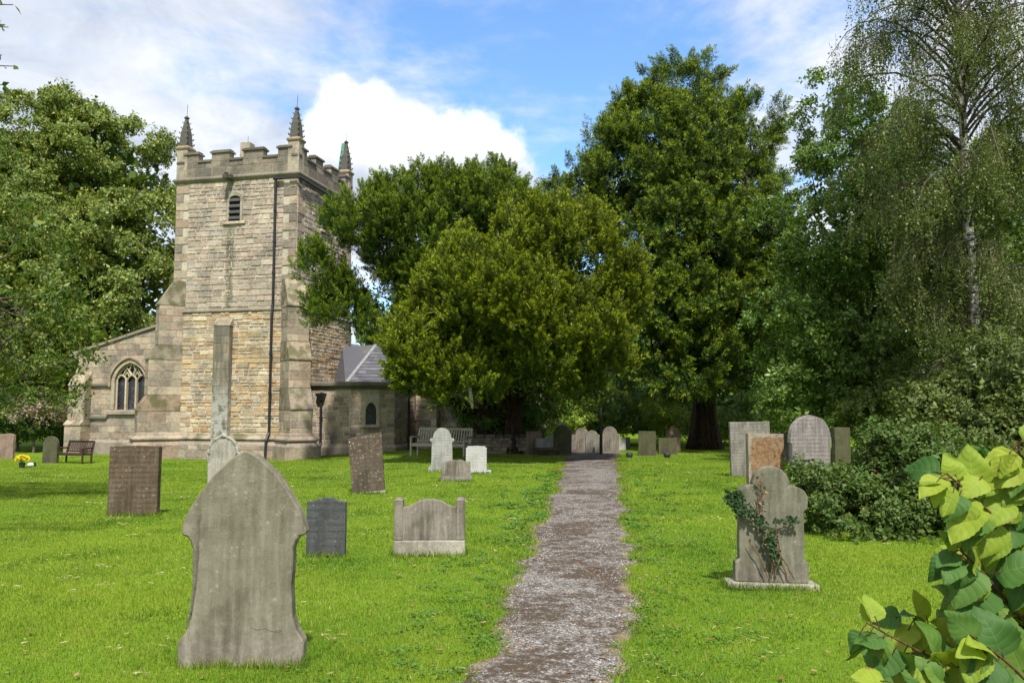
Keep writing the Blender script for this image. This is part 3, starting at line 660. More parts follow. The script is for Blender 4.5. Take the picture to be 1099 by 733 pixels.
stage('tower_wall', -1.0, Z_MID, 0.05, M_LOW, (.11, .22))

def sweep(mb, path, prof, mat=0, closed=False):
    """profile (outward, z) swept along a horizontal polyline with mitred corners; outward is to the right of travel"""
    n = len(path); rows = []
    for i in range(n):
        p = Vector(path[i]); a = Vector(path[i - 1]) if (i > 0 or closed) else None; b = Vector(path[(i + 1) % n]) if (i < n - 1 or closed) else None
        d1 = (p - a).normalized() if a is not None else (b - p).normalized(); d2 = (b - p).normalized() if b is not None else d1
        n1 = Vector((d1.y, -d1.x)); n2 = Vector((d2.y, -d2.x)); m = (n1 + n2).normalized(); m = m / max(.3, m.dot(n1))
        rows.append([(p.x + m.x * o, p.y + m.y * o, z) for o, z in prof])
    k = len(prof); vs = [q for r in rows for q in r]; fs = []
    for i in range(n if closed else n - 1):
        j = (i + 1) % n
        for q in range(k): fs.append([i * k + q, j * k + q, j * k + (q + 1) % k, i * k + (q + 1) % k])
    if not closed: fs += [list(range(k))[::-1], [(n - 1) * k + q for q in range(k)]]
    mb.add(vs, fs, mat)
ring = lambda o=0.0: [(-TW - o, TD + o), (-TW - o, -o), (o, -o), (o, TD + o)]
mb = MB(); sweep(mb, ring(), [(-.05, Z_STR - .06), (.06, Z_STR - .05), (.13, Z_STR + .06), (.13, Z_STR + .12), (.03, Z_STR + .20), (-.05, Z_STR + .20)], closed=True)
mb.build('string_course', M_COPE, church, bevel=.012)
mb = MB(); sweep(mb, ring(), [(-.05, Z_MID - .08), (.06, Z_MID - .07), (.12, Z_MID - .01), (.12, Z_MID + .03), (.01, Z_MID + .12), (-.05, Z_MID + .12)], closed=True)
mb.build('string_course', M_COPE, church, bevel=.012)

# battlemented parapet
def parapet(T, a, b, merl, name='parapet'):
    mb = MB(); z0, zc, zm, th = Z_STR + .17, 12.02, 12.38, .34
    def blk(u0, u1, n0, n1, za, zb, m=0):
        P = [T(u0, za, n0), T(u1, za, n0), T(u1, za, n1), T(u0, za, n1)]; Q = [T(u0, zb, n0), T(u1, zb, n0), T(u1, zb, n1), T(u0, zb, n1)]
        mb.hexa(P, Q, m)
    blk(a, b, -th, 0, z0, zc)
    masonry(mb, T, a, b, z0, zc, ch=(.36, .42), sw=(.55, 1.0), out=(.008, .016), jit=.003, mat=1)
    e = a
    for (m0, m1) in merl + [(b, b)]:
        if m0 - e > .05:                                      # crenel sill
            blk(e + .003, m0 - .003, -th - .05, .06, zc + .002, zc + .09, 2)
            blk(e + .003, m0 - .003, -th + .02, -.03, zc + .09, zc + .13, 2)
        if m1 > m0:
            blk(m0, m1, -th, 0, zc, zm); masonry(mb, T, m0, m1, zc, zm, ch=(.4, .4), sw=(.8, .9), out=(.008, .016), jit=.003, mat=1)
            blk(m0 - .05, m1 + .05, -th - .06, .07, zm + .002, zm + .08, 2)
            blk(m0 - .01, m1 + .01, -th + .02, -.02, zm + .08, zm + .14, 2)
        e = m1
    mb.build(name, [M_MORTAR2, M_PAR, M_COPE], church, bevel=0, recalc=False)
WM = [(-5.25, -4.62), (-3.98, -3.15), (-2.50, -1.60), (-.92, -.30)]
parapet(SW, -TW, 0, WM)
SM = [(.25, .75), (1.55, 2.25), (3.05, 3.75), (4.55, 5.05)]
parapet(SS, 0.0, TD, SM)
parapet(face((0, TD), (1, 0), (0, 1)), -TW, 0, WM)
parapet(face((-TW, 0), (0, 1), (-1, 0)), 0, TD, SM)
mb = MB(); mb.box(-TW + .3, -.3, .3, TD - .3, Z_STR, Z_STR + .25); mb.build('tower_roof', M_LEADROOF, church)

def pinnacle(x, y, h=1.0, copper=False, stub=False):
    mb = MB(); s = .25; z0 = Z_STR + .18; up = .95 if stub else 0.0
    mb.box(x - s, x + s, y - s, y + s, z0, 12.62 + up)
    def fr(s0, za, s1, zb): mb.hexa([(x - s0, y - s0, za), (x + s0, y - s0, za), (x + s0, y + s0, za), (x - s0, y + s0, za)], [(x - s1, y - s1, zb), (x + s1, y - s1, zb), (x + s1, y + s1, zb), (x - s1, y + s1, zb)])
    fr(.25, 12.622, .31, 12.70); fr(.31, 12.70, .31, 12.75); fr(.31, 12.75, .22, 12.83)
    mb.v = [(a, b, c + (up if c > 12.6215 else 0)) for a, b, c in mb.v]; shaft = mb.build('pinnacle', [M_ASH], church, bevel=.015)
    mp = MB(); zt = 12.83 + h; k = .45 if stub else 1.0
    def fr2(s0, za, s1, zb): mp.hexa([(x - s0, y - s0, za), (x + s0, y - s0, za), (x + s0, y + s0, za), (x - s0, y + s0, za)], [(x - s1, y - s1, zb), (x + s1, y - s1, zb), (x + s1, y + s1, zb), (x - s1, y + s1, zb)])
    zc = 12.83 + h * (k if stub else .93); s1 = .21 + (.05 - .21) * (k if stub else .93)
    (fr2(.19, 12.832, s1, zc) if stub else (fr2(.205, 12.832, .165, 12.83 + h * .45), fr2(.165, 12.83 + h * .45, .055, zc)))
    if not stub:
        fr2(.05, zc, .10, zc + .05); fr2(.10, zc + .05, .03, zt + .06)
    r = random.Random(int(x * 10 + y))
    for sx in (-1, 1):
        for sy in (-1, 1):
            for i in range(5 if not stub else 2):
                t = (i + .5) / 5.6; z = 12.83 + h * t; q = (.205 - .09 * t if t < .45 else .165 - .23 * (t - .45)) + .02
                c = (x + sx * (q - .012), y + sy * (q - .012)); d = .036 * (1.15 - .5 * t)
                mp.hexa([(c[0] - d, c[1] - d, z - d), (c[0] + d, c[1] - d, z - d), (c[0] + d, c[1] + d, z - d), (c[0] - d, c[1] + d, z - d)],
                        [(c[0] - d * .6 + sx * .035, c[1] - d * .6 + sy * .035, z + d * 1.3), (c[0] + d * .6 + sx * .035, c[1] - d * .6 + sy * .035, z + d * 1.3), (c[0] + d * .6 + sx * .035, c[1] + d * .6 + sy * .035, z + d * 1.3), (c[0] - d * .6 + sx * .035, c[1] + d * .6 + sy * .035, z + d * 1.3)])
    mp.v = [(a, b, c + up) for a, b, c in mp.v]; mp.build('spire', M_PINN, shaft, bevel=.012)
    mr = MB(); mr.tube([(x, y, zc + up), (x + .02, y, zt + up + (.55 if not stub else .1))], .010, 5); mr.build('lightning_rod', M_IRON, shaft)
    if copper:
        mc = MB(); mc.bar((x - .27, y - .12, 12.6), (x - .10, y - .08, zt - .1), .16, .10); mc.build('copper_strip', M_COPPER, shaft)
pinnacle(-TW + .22, .22, 1.3); pinnacle(-.22, .22, 1.28); pinnacle(-.22, TD - .22, 1.4, copper=True); pinnacle(-TW + .22, TD - .22, 1.0, stub=True)

# gargoyles
for (gxp, gyp, dxn, dyn) in ((-3.0, -.02, 0, -1), (.02, 3.6, 1, 0)):
    mb = MB(); sx, sy = abs(dyn) * .11, abs(dxn) * .11
    a = Vector((gxp, gyp, Z_STR + .06)); d = Vector((dxn, dyn, 0))
    mb.bar(a, a + d * .34, .26, .20); mb.bar(a + d * .30 + Vector((0, 0, -.02)), a + d * .56 + Vector((0, 0, -.07)), .19, .17)
    mb.bar(a + d * .40 + Vector((0, 0, .08)), a + d * .47 + Vector((0, 0, .12)), .20, .05)
    mb.build('gargoyle', M_PINN, church, bevel=.03, seg=2)

# belfry louvre openings
def arch_pts(hw, z0, zs, za, n=7, cx=0.0):
    """opening outline: up the left jamb, pointed arch, down the right jamb"""
    L = [(cx - hw, z0), (cx - hw, zs)]; h = za - zs
    for i in range(1, n): t = i / n * math.pi / 2; L.append((cx - hw * math.cos(t) ** 1.25, zs + h * math.sin(t) ** 1.1))
    L.append((cx, za)); Rr = [(2 * cx - x, z) for x, z in L[:-1]][::-1]
    return L + Rr
def outline_ring(mb, T, inner, outer, n0, n1, mat=0):
    n = len(inner); vs = []
    for (a, b) in zip(inner, outer): vs += [T(*a, n0), T(*b, n0), T(*b, n1), T(*a, n1)]
    fs = []
    for i in range(n - 1):
        for q in range(4): fs.append([i * 4 + q, i * 4 + (q + 1) % 4, (i + 1) * 4 + (q + 1) % 4, (i + 1) * 4 + q])
    fs += [[0, 1, 2, 3], [(n - 1) * 4 + q for q in (3, 2, 1, 0)]]
    mb.add(vs, fs, mat)
def flat_poly(mb, T, pts, n, mat=0): mb.add([T(*p, n) for p in pts], [list(range(len(pts)))], mat)
for (T, cx_) in ((SW, -2.82), (SS, 2.55)):
    inner = arch_pts(.25, 9.45, 10.38, 10.50, cx=cx_); outer = arch_pts(.36, 9.38, 10.42, 10.66, cx=cx_)
    mb = MB(); outline_ring(mb, T, inner, outer, .002, .055)
    mb.hexa([T(cx_ - .5, 9.30, .003), T(cx_ + .5, 9.30, .003), T(cx_ + .5, 9.30, .10), T(cx_ - .5, 9.30, .10)], [T(cx_ - .5, 9.445, .003), T(cx_ + .5, 9.445, .003), T(cx_ + .5, 9.42, .08), T(cx_ - .5, 9.42, .08)])
    wn = mb.build('belfry_window', M_ASH, church, bevel=.012)
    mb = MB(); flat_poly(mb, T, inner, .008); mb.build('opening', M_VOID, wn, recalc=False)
    for i in range(4):
        z = 9.52 + i * .25; mb = MB(); hw = .255 if i < 3 else .24
        mb.hexa([T(cx_ - hw, z, .012), T(cx_ + hw, z, .012), T(cx_ + hw, z - .02, .085), T(cx_ - hw, z - .02, .085)], [T(cx_ - hw, z + .13, .012), T(cx_ + hw, z + .13, .012), T(cx_ + hw, z + .01, .085), T(cx_ - hw, z + .01, .085)])
        mb.build('louvre_slat', M_LOUVRE, wn)

# plinth
prof = [(-.05, .40), (.14, .40), (.14, .34), (.25, .25), (.25, -1.0), (-.05, -1.0)]
mb = MB(); sweep(mb, [(-TW - .05, 3.0), (-TW - .05, -.05), (.05, -.05), (.05, 3.0)], prof)
Wp = face((0, -.30), (1, 0), (0, -1)); masonry(mb, Wp, -TW - .25, .25, -.6, .22, ch=(.28, .34), sw=(.6, 1.2), out=(.006, .012), jit=.004, mat=1)
mb.build('plinth', [M_ASH, M_ASH], church, recalc=False)
mb = MB(); sweep(mb, [(-TW - .05, 3.0), (-TW - .05, -.05), (.05, -.05), (.05, 3.0)], [(-.05, .404), (.10, .404), (.19, .45), (.19, .50), (.08, .60), (.06, .68), (-.05, .70)]); mb.build('plinth_moulding', M_SLOPE, church, bevel=.012)

# buttresses: stages of ashlar with sloped set-offs
def buttress(origin, ang, wd, stages, plinth=True, mat=M_ASH, slope=M_SLOPE, back=-.4, zb=-1.0):
    """stages: [(projection, z_bottom, z_top_of_vertical, z_top_of_slope)] from the ground up"""
    ca, sa = math.cos(ang), math.sin(ang); D = (ca, sa); L = (sa, -ca)       # outward, and to the right seen from outside... 
    P = lambda p, q, z: (origin[0] + D[0] * p + L[0] * q, origin[1] + D[1] * p + L[1] * q, z)
    mb = MB(); hw = wd / 2
    for i, (pr, z0, z1, z2) in enumerate(stages):
        nxt = stages[i + 1][0] if i + 1 < len(stages) else .02
        mb.hexa([P(back, -hw, z0), P(pr, -hw, z0), P(pr, hw, z0), P(back, hw, z0)], [P(back, -hw, z1), P(pr, -hw, z1), P(pr, hw, z1), P(back, hw, z1)], 0)
        masonry(mb, lambda u, z, n: P(pr + n, u, z), -hw, hw, z0, z1, ch=(.26, .36), sw=(.3, .6), out=(.006, .014), jit=.004, mat=1)
        masonry(mb, lambda u, z, n: P(u, hw + n, z), back, pr, z0, z1, ch=(.26, .36), sw=(.35, .65), out=(.006, .014), jit=.004, mat=1)
        masonry(mb, lambda u, z, n: P(u, -hw - n, z), back, pr, z0, z1, ch=(.26, .36), sw=(.35, .65), out=(.006, .014), jit=.004, mat=1)
        # weathered slope with a drip at its foot
        o = .05; q = hw + .025
        mb.add([P(back, -q, z1 + .002), P(pr + o, -q, z1 + .002), P(pr + o, q, z1 + .002), P(back, q, z1 + .002), P(pr + o, -q, z1 + .06), P(pr + o, q, z1 + .06), P(nxt - .01, -q, z2), P(nxt - .01, q, z2), P(back, -q, z2), P(back, q, z2)],
               [(0, 1, 2, 3), (1, 4, 5, 2), (4, 6, 7, 5), (6, 8, 9, 7), (0, 8, 6, 4, 1), (3, 2, 5, 7, 9)], 2)
    if plinth:
        pr = stages[0][0]; lv = [(.27, -1.0), (.27, .22), (.17, .32), (.13, .40), (.21, .45), (.21, .50), (.08, .61), (.05, .70), (.0, .73)]
        for (o0, za), (o1, zb_) in zip(lv[:-1], lv[1:]):
            mb.hexa([P(back, -hw - o0, za), P(pr + o0, -hw - o0, za), P(pr + o0, hw + o0, za), P(back, hw + o0, za)], [P(back, -hw - o1, zb_), P(pr + o1, -hw - o1, zb_), P(pr + o1, hw + o1, zb_), P(back, hw + o1, zb_)], 3)
    return mb.build('buttress', [M_MORTAR2, mat, slope, mat], church, recalc=False)
ST = [(1.12, -1.0, 1.65, 2.5), (.80, 2.5, 3.6, 4.35), (.50, 4.35, 5.75, 6.9)]
buttress((0, 0), R_(-45), .86, ST)
buttress((-TW, 0), R_(-135), .86, [(1.25, -1.0, 1.6, 2.25), (.92, 2.25, 3.7, 4.3), (.58, 4.3, 5.95, 7.0)])

# narrow stained pilaster buttress on the west face
mb = MB(); px0, px1, pd = -3.45, -2.72, .26
mb.box(px0, px1, -.05 - pd, -.05, .3, 5.05, 0)
F2 = face((0, -.05 - pd), (1, 0), (0, -1)); masonry(mb, F2, px0, px1, .55, 5.05, ch=(.28, .4), sw=(.36, .5), out=(.006, .014), jit=.004, mat=1)
mb.hexa([(px0 - .02, -.34, 5.052), (px1 + .02, -.34, 5.052), (px1 + .02, -.05, 5.052), (px0 - .02, -.05, 5.052)], [(px0 - .02, -.34, 5.09), (px1 + .02, -.34, 5.09), (px1 + .02, -.052, 5.45), (px0 - .02, -.052, 5.45)], 2)
mb.build('pilaster', [M_PIL, M_PIL, M_SLOPE], church, recalc=False)

# rain-water goods on the tower
def downpipe(name, pts, rad, parent=church, hopper=None):
    mb = MB(); mb.tube(pts, rad, 8)
    z = pts[0][2]
    for i in range(len(pts) - 1):
        a, b = Vector(pts[i]), Vector(pts[i + 1])
        if abs(b.z - a.z) > 1.5:
            k = int(abs(b.z - a.z) / 1.6) + 1
            for j in range(1, k): c_ = a.lerp(b, j / k); mb.tube([c_ - Vector((0, 0, .05)), c_ + Vector((0, 0, .05))], rad * 1.35, 8)
    if hopper: x, y, zt = hopper; mb.hexa([(x - .09, y - .09, zt), (x + .09, y - .09, zt), (x + .09, y + .09, zt), (x - .09, y + .09, zt)], [(x - .2, y - .16, zt + .3), (x + .2, y - .16, zt + .3), (x + .2, y + .1, zt + .3), (x - .2, y + .1, zt + .3)])
    return mb.build(name, M_IRON, parent)
downpipe('drainpipe', [(-.92, -.13, Z_STR - .16), (-.92, -.13, 5.9), (-.92, -.20, 5.45), (-.92, -.20, .75), (-.95, -.36, .45), (-.95, -.40, -.2), (-.98, -.52, -.32)], .055)
mb = MB(); mb.tube([(-1.0, -.16, Z_STR - .13), (.16, -.16, Z_STR - .13), (.16, 3.4, Z_STR - .20)], .065, 8); mb.build('gutter', M_IRON, church)

# aisle west wall with traceried window
AY = 2.5; AX0, AX1 = -12.35, -TW; sl = .276
topz = lambda x: 4.22 + (x - AX0) * sl
WCX, WHW, WZ0, WZS, WZA = -9.45, .80, 1.66, 2.95, 3.78
def wall_hole(mb, T, outline, hole, n, mat=0):
    bm = bmesh.new(); ev = []
    for loop in (outline, hole):
        vs = [bm.verts.new((a, b, 0)) for a, b in loop]
        for i in range(len(vs)): ev.append(bm.edges.new((vs[i], vs[(i + 1) % len(vs)])))
    bmesh.ops.triangle_fill(bm, edges=ev, use_beauty=True, use_dissolve=False)
    bm.verts.index_update(); mb.add([T(v.co.x, v.co.y, n) for v in bm.verts], [[v.index for v in f.verts] for f in bm.faces], mat); bm.free()
AT = face((0, AY), (1, 0), (0, -1))
inner = arch_pts(WHW, WZ0, WZS, WZA, 9, WCX); outer = arch_pts(WHW + .17, WZ0 - .02, WZS + .02, WZA + .2, 9, WCX); hood = arch_pts(WHW + .28, WZS - .25, WZS + .03, WZA + .32, 9, WCX); hood_i = arch_pts(WHW + .175, WZS - .25, WZS + .02, WZA + .205, 9, WCX)
mb = MB(); wall_hole(mb, AT, [(AX0, -1), (AX1, -1), (AX1, topz(AX1)), (AX0, topz(AX0))], inner, 0.0)
n = len(inner); mb.add([AT(*p, 0) for p in inner] + [AT(*p, -.32) for p in inner], [[i, i + 1, i + 1 + n, i + n] for i in range(n - 1)] + [[n - 1, 0, n, 2 * n - 1]], 2)
def ah(za, zb):
    if zb < WZ0 - .02 or za > WZA + .2: return []
    zz = (za + zb) / 2
    w_ = WHW + .15 if zz < WZS else (WHW + .15) * max(0.0, 1 - ((zz - WZS) / (WZA + .2 - WZS)) ** 1.6) ** .8
    return [(WCX - w_, WCX + w_)]
masonry(mb, AT, AX0, AX1, -.6, 6.2, ch=(.2, .3), sw=(.3, .62), out=(.008, .020), holes=ah, clips=[(-sl, 1.0, 4.22 - AX0 * sl)], mat=1, jit=.006)
mb.box(AX0, AX0 + .4, AY + .01, 16, -1, 4.2, 0)
mb.build('aisle_wall', [M_MORTAR2, M_ASH, M_ASH], church, recalc=False)
mb = MB()                                                      # coping of the lean-to gable and roof behind it
mb.hexa([(AX0 - .2, AY - .10, topz(AX0 - .2)), (AX1, AY - .10, topz(AX1)), (AX1, AY + .35, topz(AX1)), (AX0 - .2, AY + .35, topz(AX0 - .2))], [(AX0 - .2, AY - .06, topz(AX0 - .2) + .15), (AX1, AY - .06, topz(AX1) + .15), (AX1, AY + .35, topz(AX1) + .15), (AX0 - .2, AY + .35, topz(AX0 - .2) + .15)])
mb.box(AX0 - .25, AX0 + .12, AY - .12, AY + .37, 3.98, 4.215)
mb.build('coping', M_COPE, church, bevel=.015)
mb = MB(); mb.hexa([(AX0 - .2, AY + .36, topz(AX0) - .15), (AX1, AY + .36, topz(AX1) - .15), (AX1, 16, topz(AX1) - .15), (AX0 - .2, 16, topz(AX0) - .15)], [(AX0 - .2, AY + .36, topz(AX0)), (AX1, AY + .36, topz(AX1)), (AX1, 16, topz(AX1)), (AX0 - .2, 16, topz(AX0))]); mb.build('aisle_roof', M_LEADROOF, church)
# window: frame > mullions, tracery, glass
mb = MB(); outline_ring(mb, AT, inner, outer, .002, .035); outline_ring(mb, AT, hood_i, hood, .003, .12)
mb.hexa([AT(WCX - WHW - .32, WZ0 - .22, .003), AT(WCX + WHW + .32, WZ0 - .22, .003), AT(WCX + WHW + .32, WZ0 - .22, .14), AT(WCX - WHW - .32, WZ0 - .22, .14)], [AT(WCX - WHW - .32, WZ0 - .025, .003), AT(WCX + WHW + .32, WZ0 - .025, .003), AT(WCX + WHW + .32, WZ0 - .08, .12), AT(WCX - WHW - .32, WZ0 - .08, .12)])
M_DRESS = stone_mat('window_dressings', [(0.40, 0.335, 0.235), (0.43, 0.365, 0.26)], dirt_amt=.4, bump=.3)
win = mb.build('aisle_window', M_ASH, church, bevel=.01)
mb = MB(); flat_poly(mb, AT, inner, -.22); mb.build('glass', M_GLASS, win, recalc=False)
mb = MB(); yb = lambda x, z: AT(x, z, -.12)
lw = WHW * 2 / 3
for k in (-1, 1): mb.bar(yb(WCX + k * lw / 2, WZ0), yb(WCX + k * lw / 2, WZS + .12), .085, .14)
for k in (-1, 0, 1):                                           # light heads
    c0 = WCX + k * lw; pts = arch_pts(lw / 2, WZS - .12, WZS - .05, WZS + .28, 5, c0)[1:-1]
    mb.tube([yb(*p) for p in pts], .042, 5)
for k in (-.5, .5):                                            # reticulated upper lights
    c0 = WCX + k * lw; pts = [(c0 - lw * .42, WZS + .22), (c0 - lw * .2, WZS + .45), (c0, WZS + .62), (c0 + lw * .2, WZS + .45), (c0 + lw * .42, WZS + .22)]
    mb.tube([yb(*p) for p in pts], .038, 5); mb.tube([yb(c0, WZS + .05), yb(c0 - .13, WZS + .2), yb(c0, WZS + .42)], .032, 5); mb.tube([yb(c0, WZS + .05), yb(c0 + .13, WZS + .2), yb(c0, WZS + .42)], .032, 5)
mb.tube([yb(WCX, WZS + .28), yb(WCX - .16, WZS + .5), yb(WCX - .02, WZA)], .036, 5); mb.tube([yb(WCX, WZS + .28), yb(WCX + .16, WZS + .5), yb(WCX + .02, WZA)], .036, 5)
mb.tube([yb(*p) for p in arch_pts(WHW - .03, WZ0, WZS, WZA - .03, 9, WCX)], .05, 5)
mb.build('tracery', M_DRESS, win)
# string at sill level and at springing level
prof2 = [(0.0, 0.0), (.09, .02), (.09, .07), (.0, .14)]
for (xa, xb, z) in ((AX0 + .4, WCX - WHW - .33, 1.22), (WCX + WHW + .33, AX1, 1.22), (AX0 + .9, WCX - WHW - .30, WZS - .24), (WCX + WHW + .30, AX1, WZS - .24)):
    mb = MB(); sweep(mb, [(xa, AY - .02), (xb, AY - .02)], [(o, z + q) for o, q in prof2]); mb.build('string_course', M_COPE, church)
buttress((AX0 + .45, AY), R_(-90), .85, [(.62, -1.0, .95, 1.2), (.45, 1.2, 2.75, 3.4)], plinth=False, back=-.1)
mb = MB(); sweep(mb, [(AX0, AY), (AX1, AY)], [(0, .3), (.05, .27), (.12, .18), (.12, -1), (0, -1)]); mb.build('plinth', M_ASH, church)
downpipe('drainpipe', [(-6.95, AY - .08, 3.6), (-6.95, AY - .08, -.4)], .05)

# vestry: low canted building on the south side of the tower
VP = [(.05, 1.0), (2.0, 1.0), (3.5, 2.08), (3.72, 4.0)]
mb = MB()
for i in range(3):
    a, b = Vector(VP[i]), Vector(VP[i + 1]); d = (b - a); L = d.length; d /= L; nn = (d.y, -d.x); T = face(a, d, nn)
    mb.add([T(0, -1, 0), T(L, -1, 0), T(L, 2.6, 0), T(0, 2.6, 0)], [(0, 1, 2, 3)], 0)
    hl = (lambda za, zb, L=L: [(L / 2 - .33 - .06, L / 2 + .33 - .06)] if (zb > .98 and za < 2.12) else []) if i == 1 else None
    masonry(mb, T, 0, L, -.5, 2.5, ch=(.15, .24), sw=(.22, .48), gap=.020, out=(.008, .018), holes=hl, mat=1, jit=.005)
    if i == 1: VT, VL = T, L
mb.build('vestry_wall', [M_MORTAR, M_BLK], church, recalc=False)
mb = MB(); sweep(mb, VP, [(-.25, 2.48), (.02, 2.48), (.06, 2.56), (.15, 2.62), (.15, 2.74), (.10, 2.80), (-.25, 2.80)]); mb.build('cornice', M_COPE, church, bevel=.012)
mb = MB(); sweep(mb, VP, [(-.1, .22), (.04, .20), (.09, .12), (.09, -1), (-.1, -1)]); mb.build('plinth', M_BLK, church)
mb = MB(); mb.add([(0, 1.2, 2.7), (1.9, 1.2, 2.7), (3.3, 2.2, 2.7), (3.6, 4.6, 2.7), (0, 4.6, 2.7)], [(0, 1, 2, 3, 4)]); mb.build('vestry_flat_roof', M_LEADROOF, church)
c0 = VL / 2 - .06; inner = arch_pts(.22, 1.05, 1.62, 1.95, 6, c0); outer = arch_pts(.36, .93, 1.66, 2.13, 6, c0)
mb = MB(); outline_ring(mb, VT, inner, outer, .002, .045); mb.hexa([VT(c0 - .38, .92, .003), VT(c0 + .38, .92, .003), VT(c0 + .38, .92, .07), VT(c0 - .38, .92, .07)], [VT(c0 - .38, 1.045, .003), VT(c0 + .38, 1.045, .003), VT(c0 + .38, 1.02, .06), VT(c0 - .38, 1.02, .06)])
lw_ = mb.build('lancet_window', M_DRESS, church, bevel=.01); mb = MB(); flat_poly(mb, VT, inner, .008); mb.build('glass', M_GLASS, lw_, recalc=False)
downpipe('drainpipe', [(.78, .90, 2.35), (.78, .90, .30), (.78, .84, .18), (.78, .84, -.5)], .055, hopper=(.78, .90, 2.02))
downpipe('drainpipe', [(3.83, 2.9, 2.45), (3.83, 2.9, -.5)], .05)
# slate roof rising behind the cornice
Ea, Eb, Ra, Rb = Vector((1.45, 1.75, 2.72)), Vector((3.45, 2.60, 2.72)), Vector((1.75, 4.3, 4.55)), Vector((4.2, 5.2, 4.55))
mb = MB(); ud = (Eb - Ea).normalized(); nrm = ud.cross(Ra - Ea).normalized(); nrm = nrm if nrm.z > 0 else -nrm; vd = nrm.cross(ud); vd = vd if vd.z > 0 else -vd
TS = lambda u_, v_, n_: tuple(Ea + ud * u_ + vd * v_ + nrm * n_)
Lv = (Ra - Ea).dot(vd); au = (Ra - Ea).dot(ud); bu = (Rb - Ea).dot(ud); Lu = (Eb - Ea).length
mb.add([TS(0, 0, 0), TS(Lu, 0, 0), TS(bu, Lv, 0), TS(au, Lv, 0)], [(0, 1, 2, 3)], 0)
def slates(mb, TS, cl, umin, umax, Lv):
    r = random.Random(5); v_ = 0.0; row = 0
    while v_ < Lv:
        u_ = umin - (row % 2) * .16
        while u_ < umax:
            P = [(u_ + .004, v_), (u_ + .31, v_), (u_ + .31, min(Lv, v_ + .27)), (u_ + .004, min(Lv, v_ + .27))]
            for q in cl: P = clip_poly(P, *q) if len(P) > 2 else P
            if len(P) > 2:
                a0, b0 = .028 + r.uniform(0, .006), .008
                vs = [TS(a, b, a0 + (b0 - a0) * (b - v_) / .27) for a, b in P]; lo = [TS(a, b, .001) for a, b in P]; n = len(P)
                mb.add(vs + lo, [list(range(n))] + [[i, (i + 1) % n, (i + 1) % n + n, i + n] for i in range(n)], 0)
            u_ += .315
        v_ += .235; row += 1
slates(mb, TS, [(-Lv, au, 0.0), (Lv, -(bu - Lu), Lv * Lu)], -1.2, 4.5, Lv)
mb.add([tuple(Ea), tuple(Ra), (-.02, 4.6, 4.5), (.1, 3.4, 2.72)], [(0, 1, 2, 3)], 0)
mb.bar(Ea, Ra, .16, .07, 1); mb.build('slate_roof', [M_SLATE, M_LEADROOF], church, recalc=False)
# south aisle and nave behind the yew
mb = MB(); mb.box(3.74, 9.5, 4.0, 15, -1, 2.5, 0); mb.box(-TW + .2, 3.7, TD + .06, 17, -1, 3.6, 0)
masonry(mb, face((0, 4.0), (1, 0), (0, -1)), 3.74, 9.5, -.5, 2.5, ch=(.18, .26), sw=(.25, .5), mat=1)
masonry(mb, face((9.5, 0), (0, 1), (1, 0)), 4.0, 15, -.5, 2.5, ch=(.18, .26), sw=(.25, .5), mat=1)
mb.build('nave_wall', [M_MORTAR2, M_BLK], church, recalc=False)
mb = MB(); mb.hexa([(3.6, 3.9, 2.5), (9.7, 3.9, 2.5), (9.7, 15.1, 2.5), (3.6, 15.1, 2.5)], [(3.6, 3.9, 2.62), (9.7, 3.9, 2.62), (9.7, 15.1, 2.62), (3.6, 15.1, 2.62)])
mb.hexa([(-TW, TD + .1, 3.6), (3.9, TD + .1, 3.6), (3.9, 17, 3.6), (-TW, 17, 3.6)], [(-2.2, TD + .1, 5.1), (-2.0, TD + .1, 5.1), (-2.0, 17, 5.1), (-2.2, 17, 5.1)]); mb.build('nave_roof', M_SLATE, church)
buttress((4.5, 4.0), R_(-90), .75, [(.55, -1.0, 1.75, 2.15)], plinth=False, mat=M_BLK, back=-.1)
# ------------------------------------------------------------------ headstones
def rnd_outline(P, amt, seed, keep_base=True):
    r = random.Random(seed); o = []
    for i in range(len(P)):
        a, b = P[i], P[(i + 1) % len(P)]; L = math.hypot(b[0] - a[0], b[1] - a[1]); k = max(1, int(L / .09))
        if keep_base and a[1] <= 0.001 and b[1] <= 0.001: k = 1
        for j in range(k):
            t = j / k; x, z = a[0] + (b[0] - a[0]) * t, a[1] + (b[1] - a[1]) * t
            if z > .02: x += r.uniform(-amt, amt); z += r.uniform(-amt, amt)
            o.append((x, z))
    return o
def sym(Rh):                                                    # right half, base to apex -> closed outline
    L = [(-x, z) for x, z in Rh[::-1] if x > 1e-6]; return Rh + L
def arc(cx_, cz, r, a0, a1, n, rz=None): return [(cx_ + r * math.cos(R_(a0 + (a1 - a0) * i / n)), cz + (rz or r) * math.sin(R_(a0 + (a1 - a0) * i / n))) for i in range(n + 1)]
def o_rect(w_, h): return [(w_ / 2, 0), (w_ / 2, h), (-w_ / 2, h), (-w_ / 2, 0)]
def o_round(w_, h, rise=None):
    rise = rise or w_ / 2; return sym([(w_ / 2, 0)] + arc(0, h - rise, w_ / 2, 0, 90, 9, rise))
def o_shoulder(w_, h, sh=.86, k=.78):                            # square shoulders, round head
    r = w_ / 2 * k; return sym([(w_ / 2, 0), (w_ / 2, h * sh - r * .2), (r, h * sh - r * .1)] + arc(0, h - r * .95, r, 8, 90, 7, r * .95))
def o_wave(w_, h, dip=.06):                                      # low serpentine head
    return sym([(w_ / 2, 0), (w_ / 2, h - dip)] + [(w_ / 2 * (1 - t), h - dip + dip * (t * t * (3 - 2 * t))) for t in (.15, .3, .45, .6, .75, .88, 1.0)])
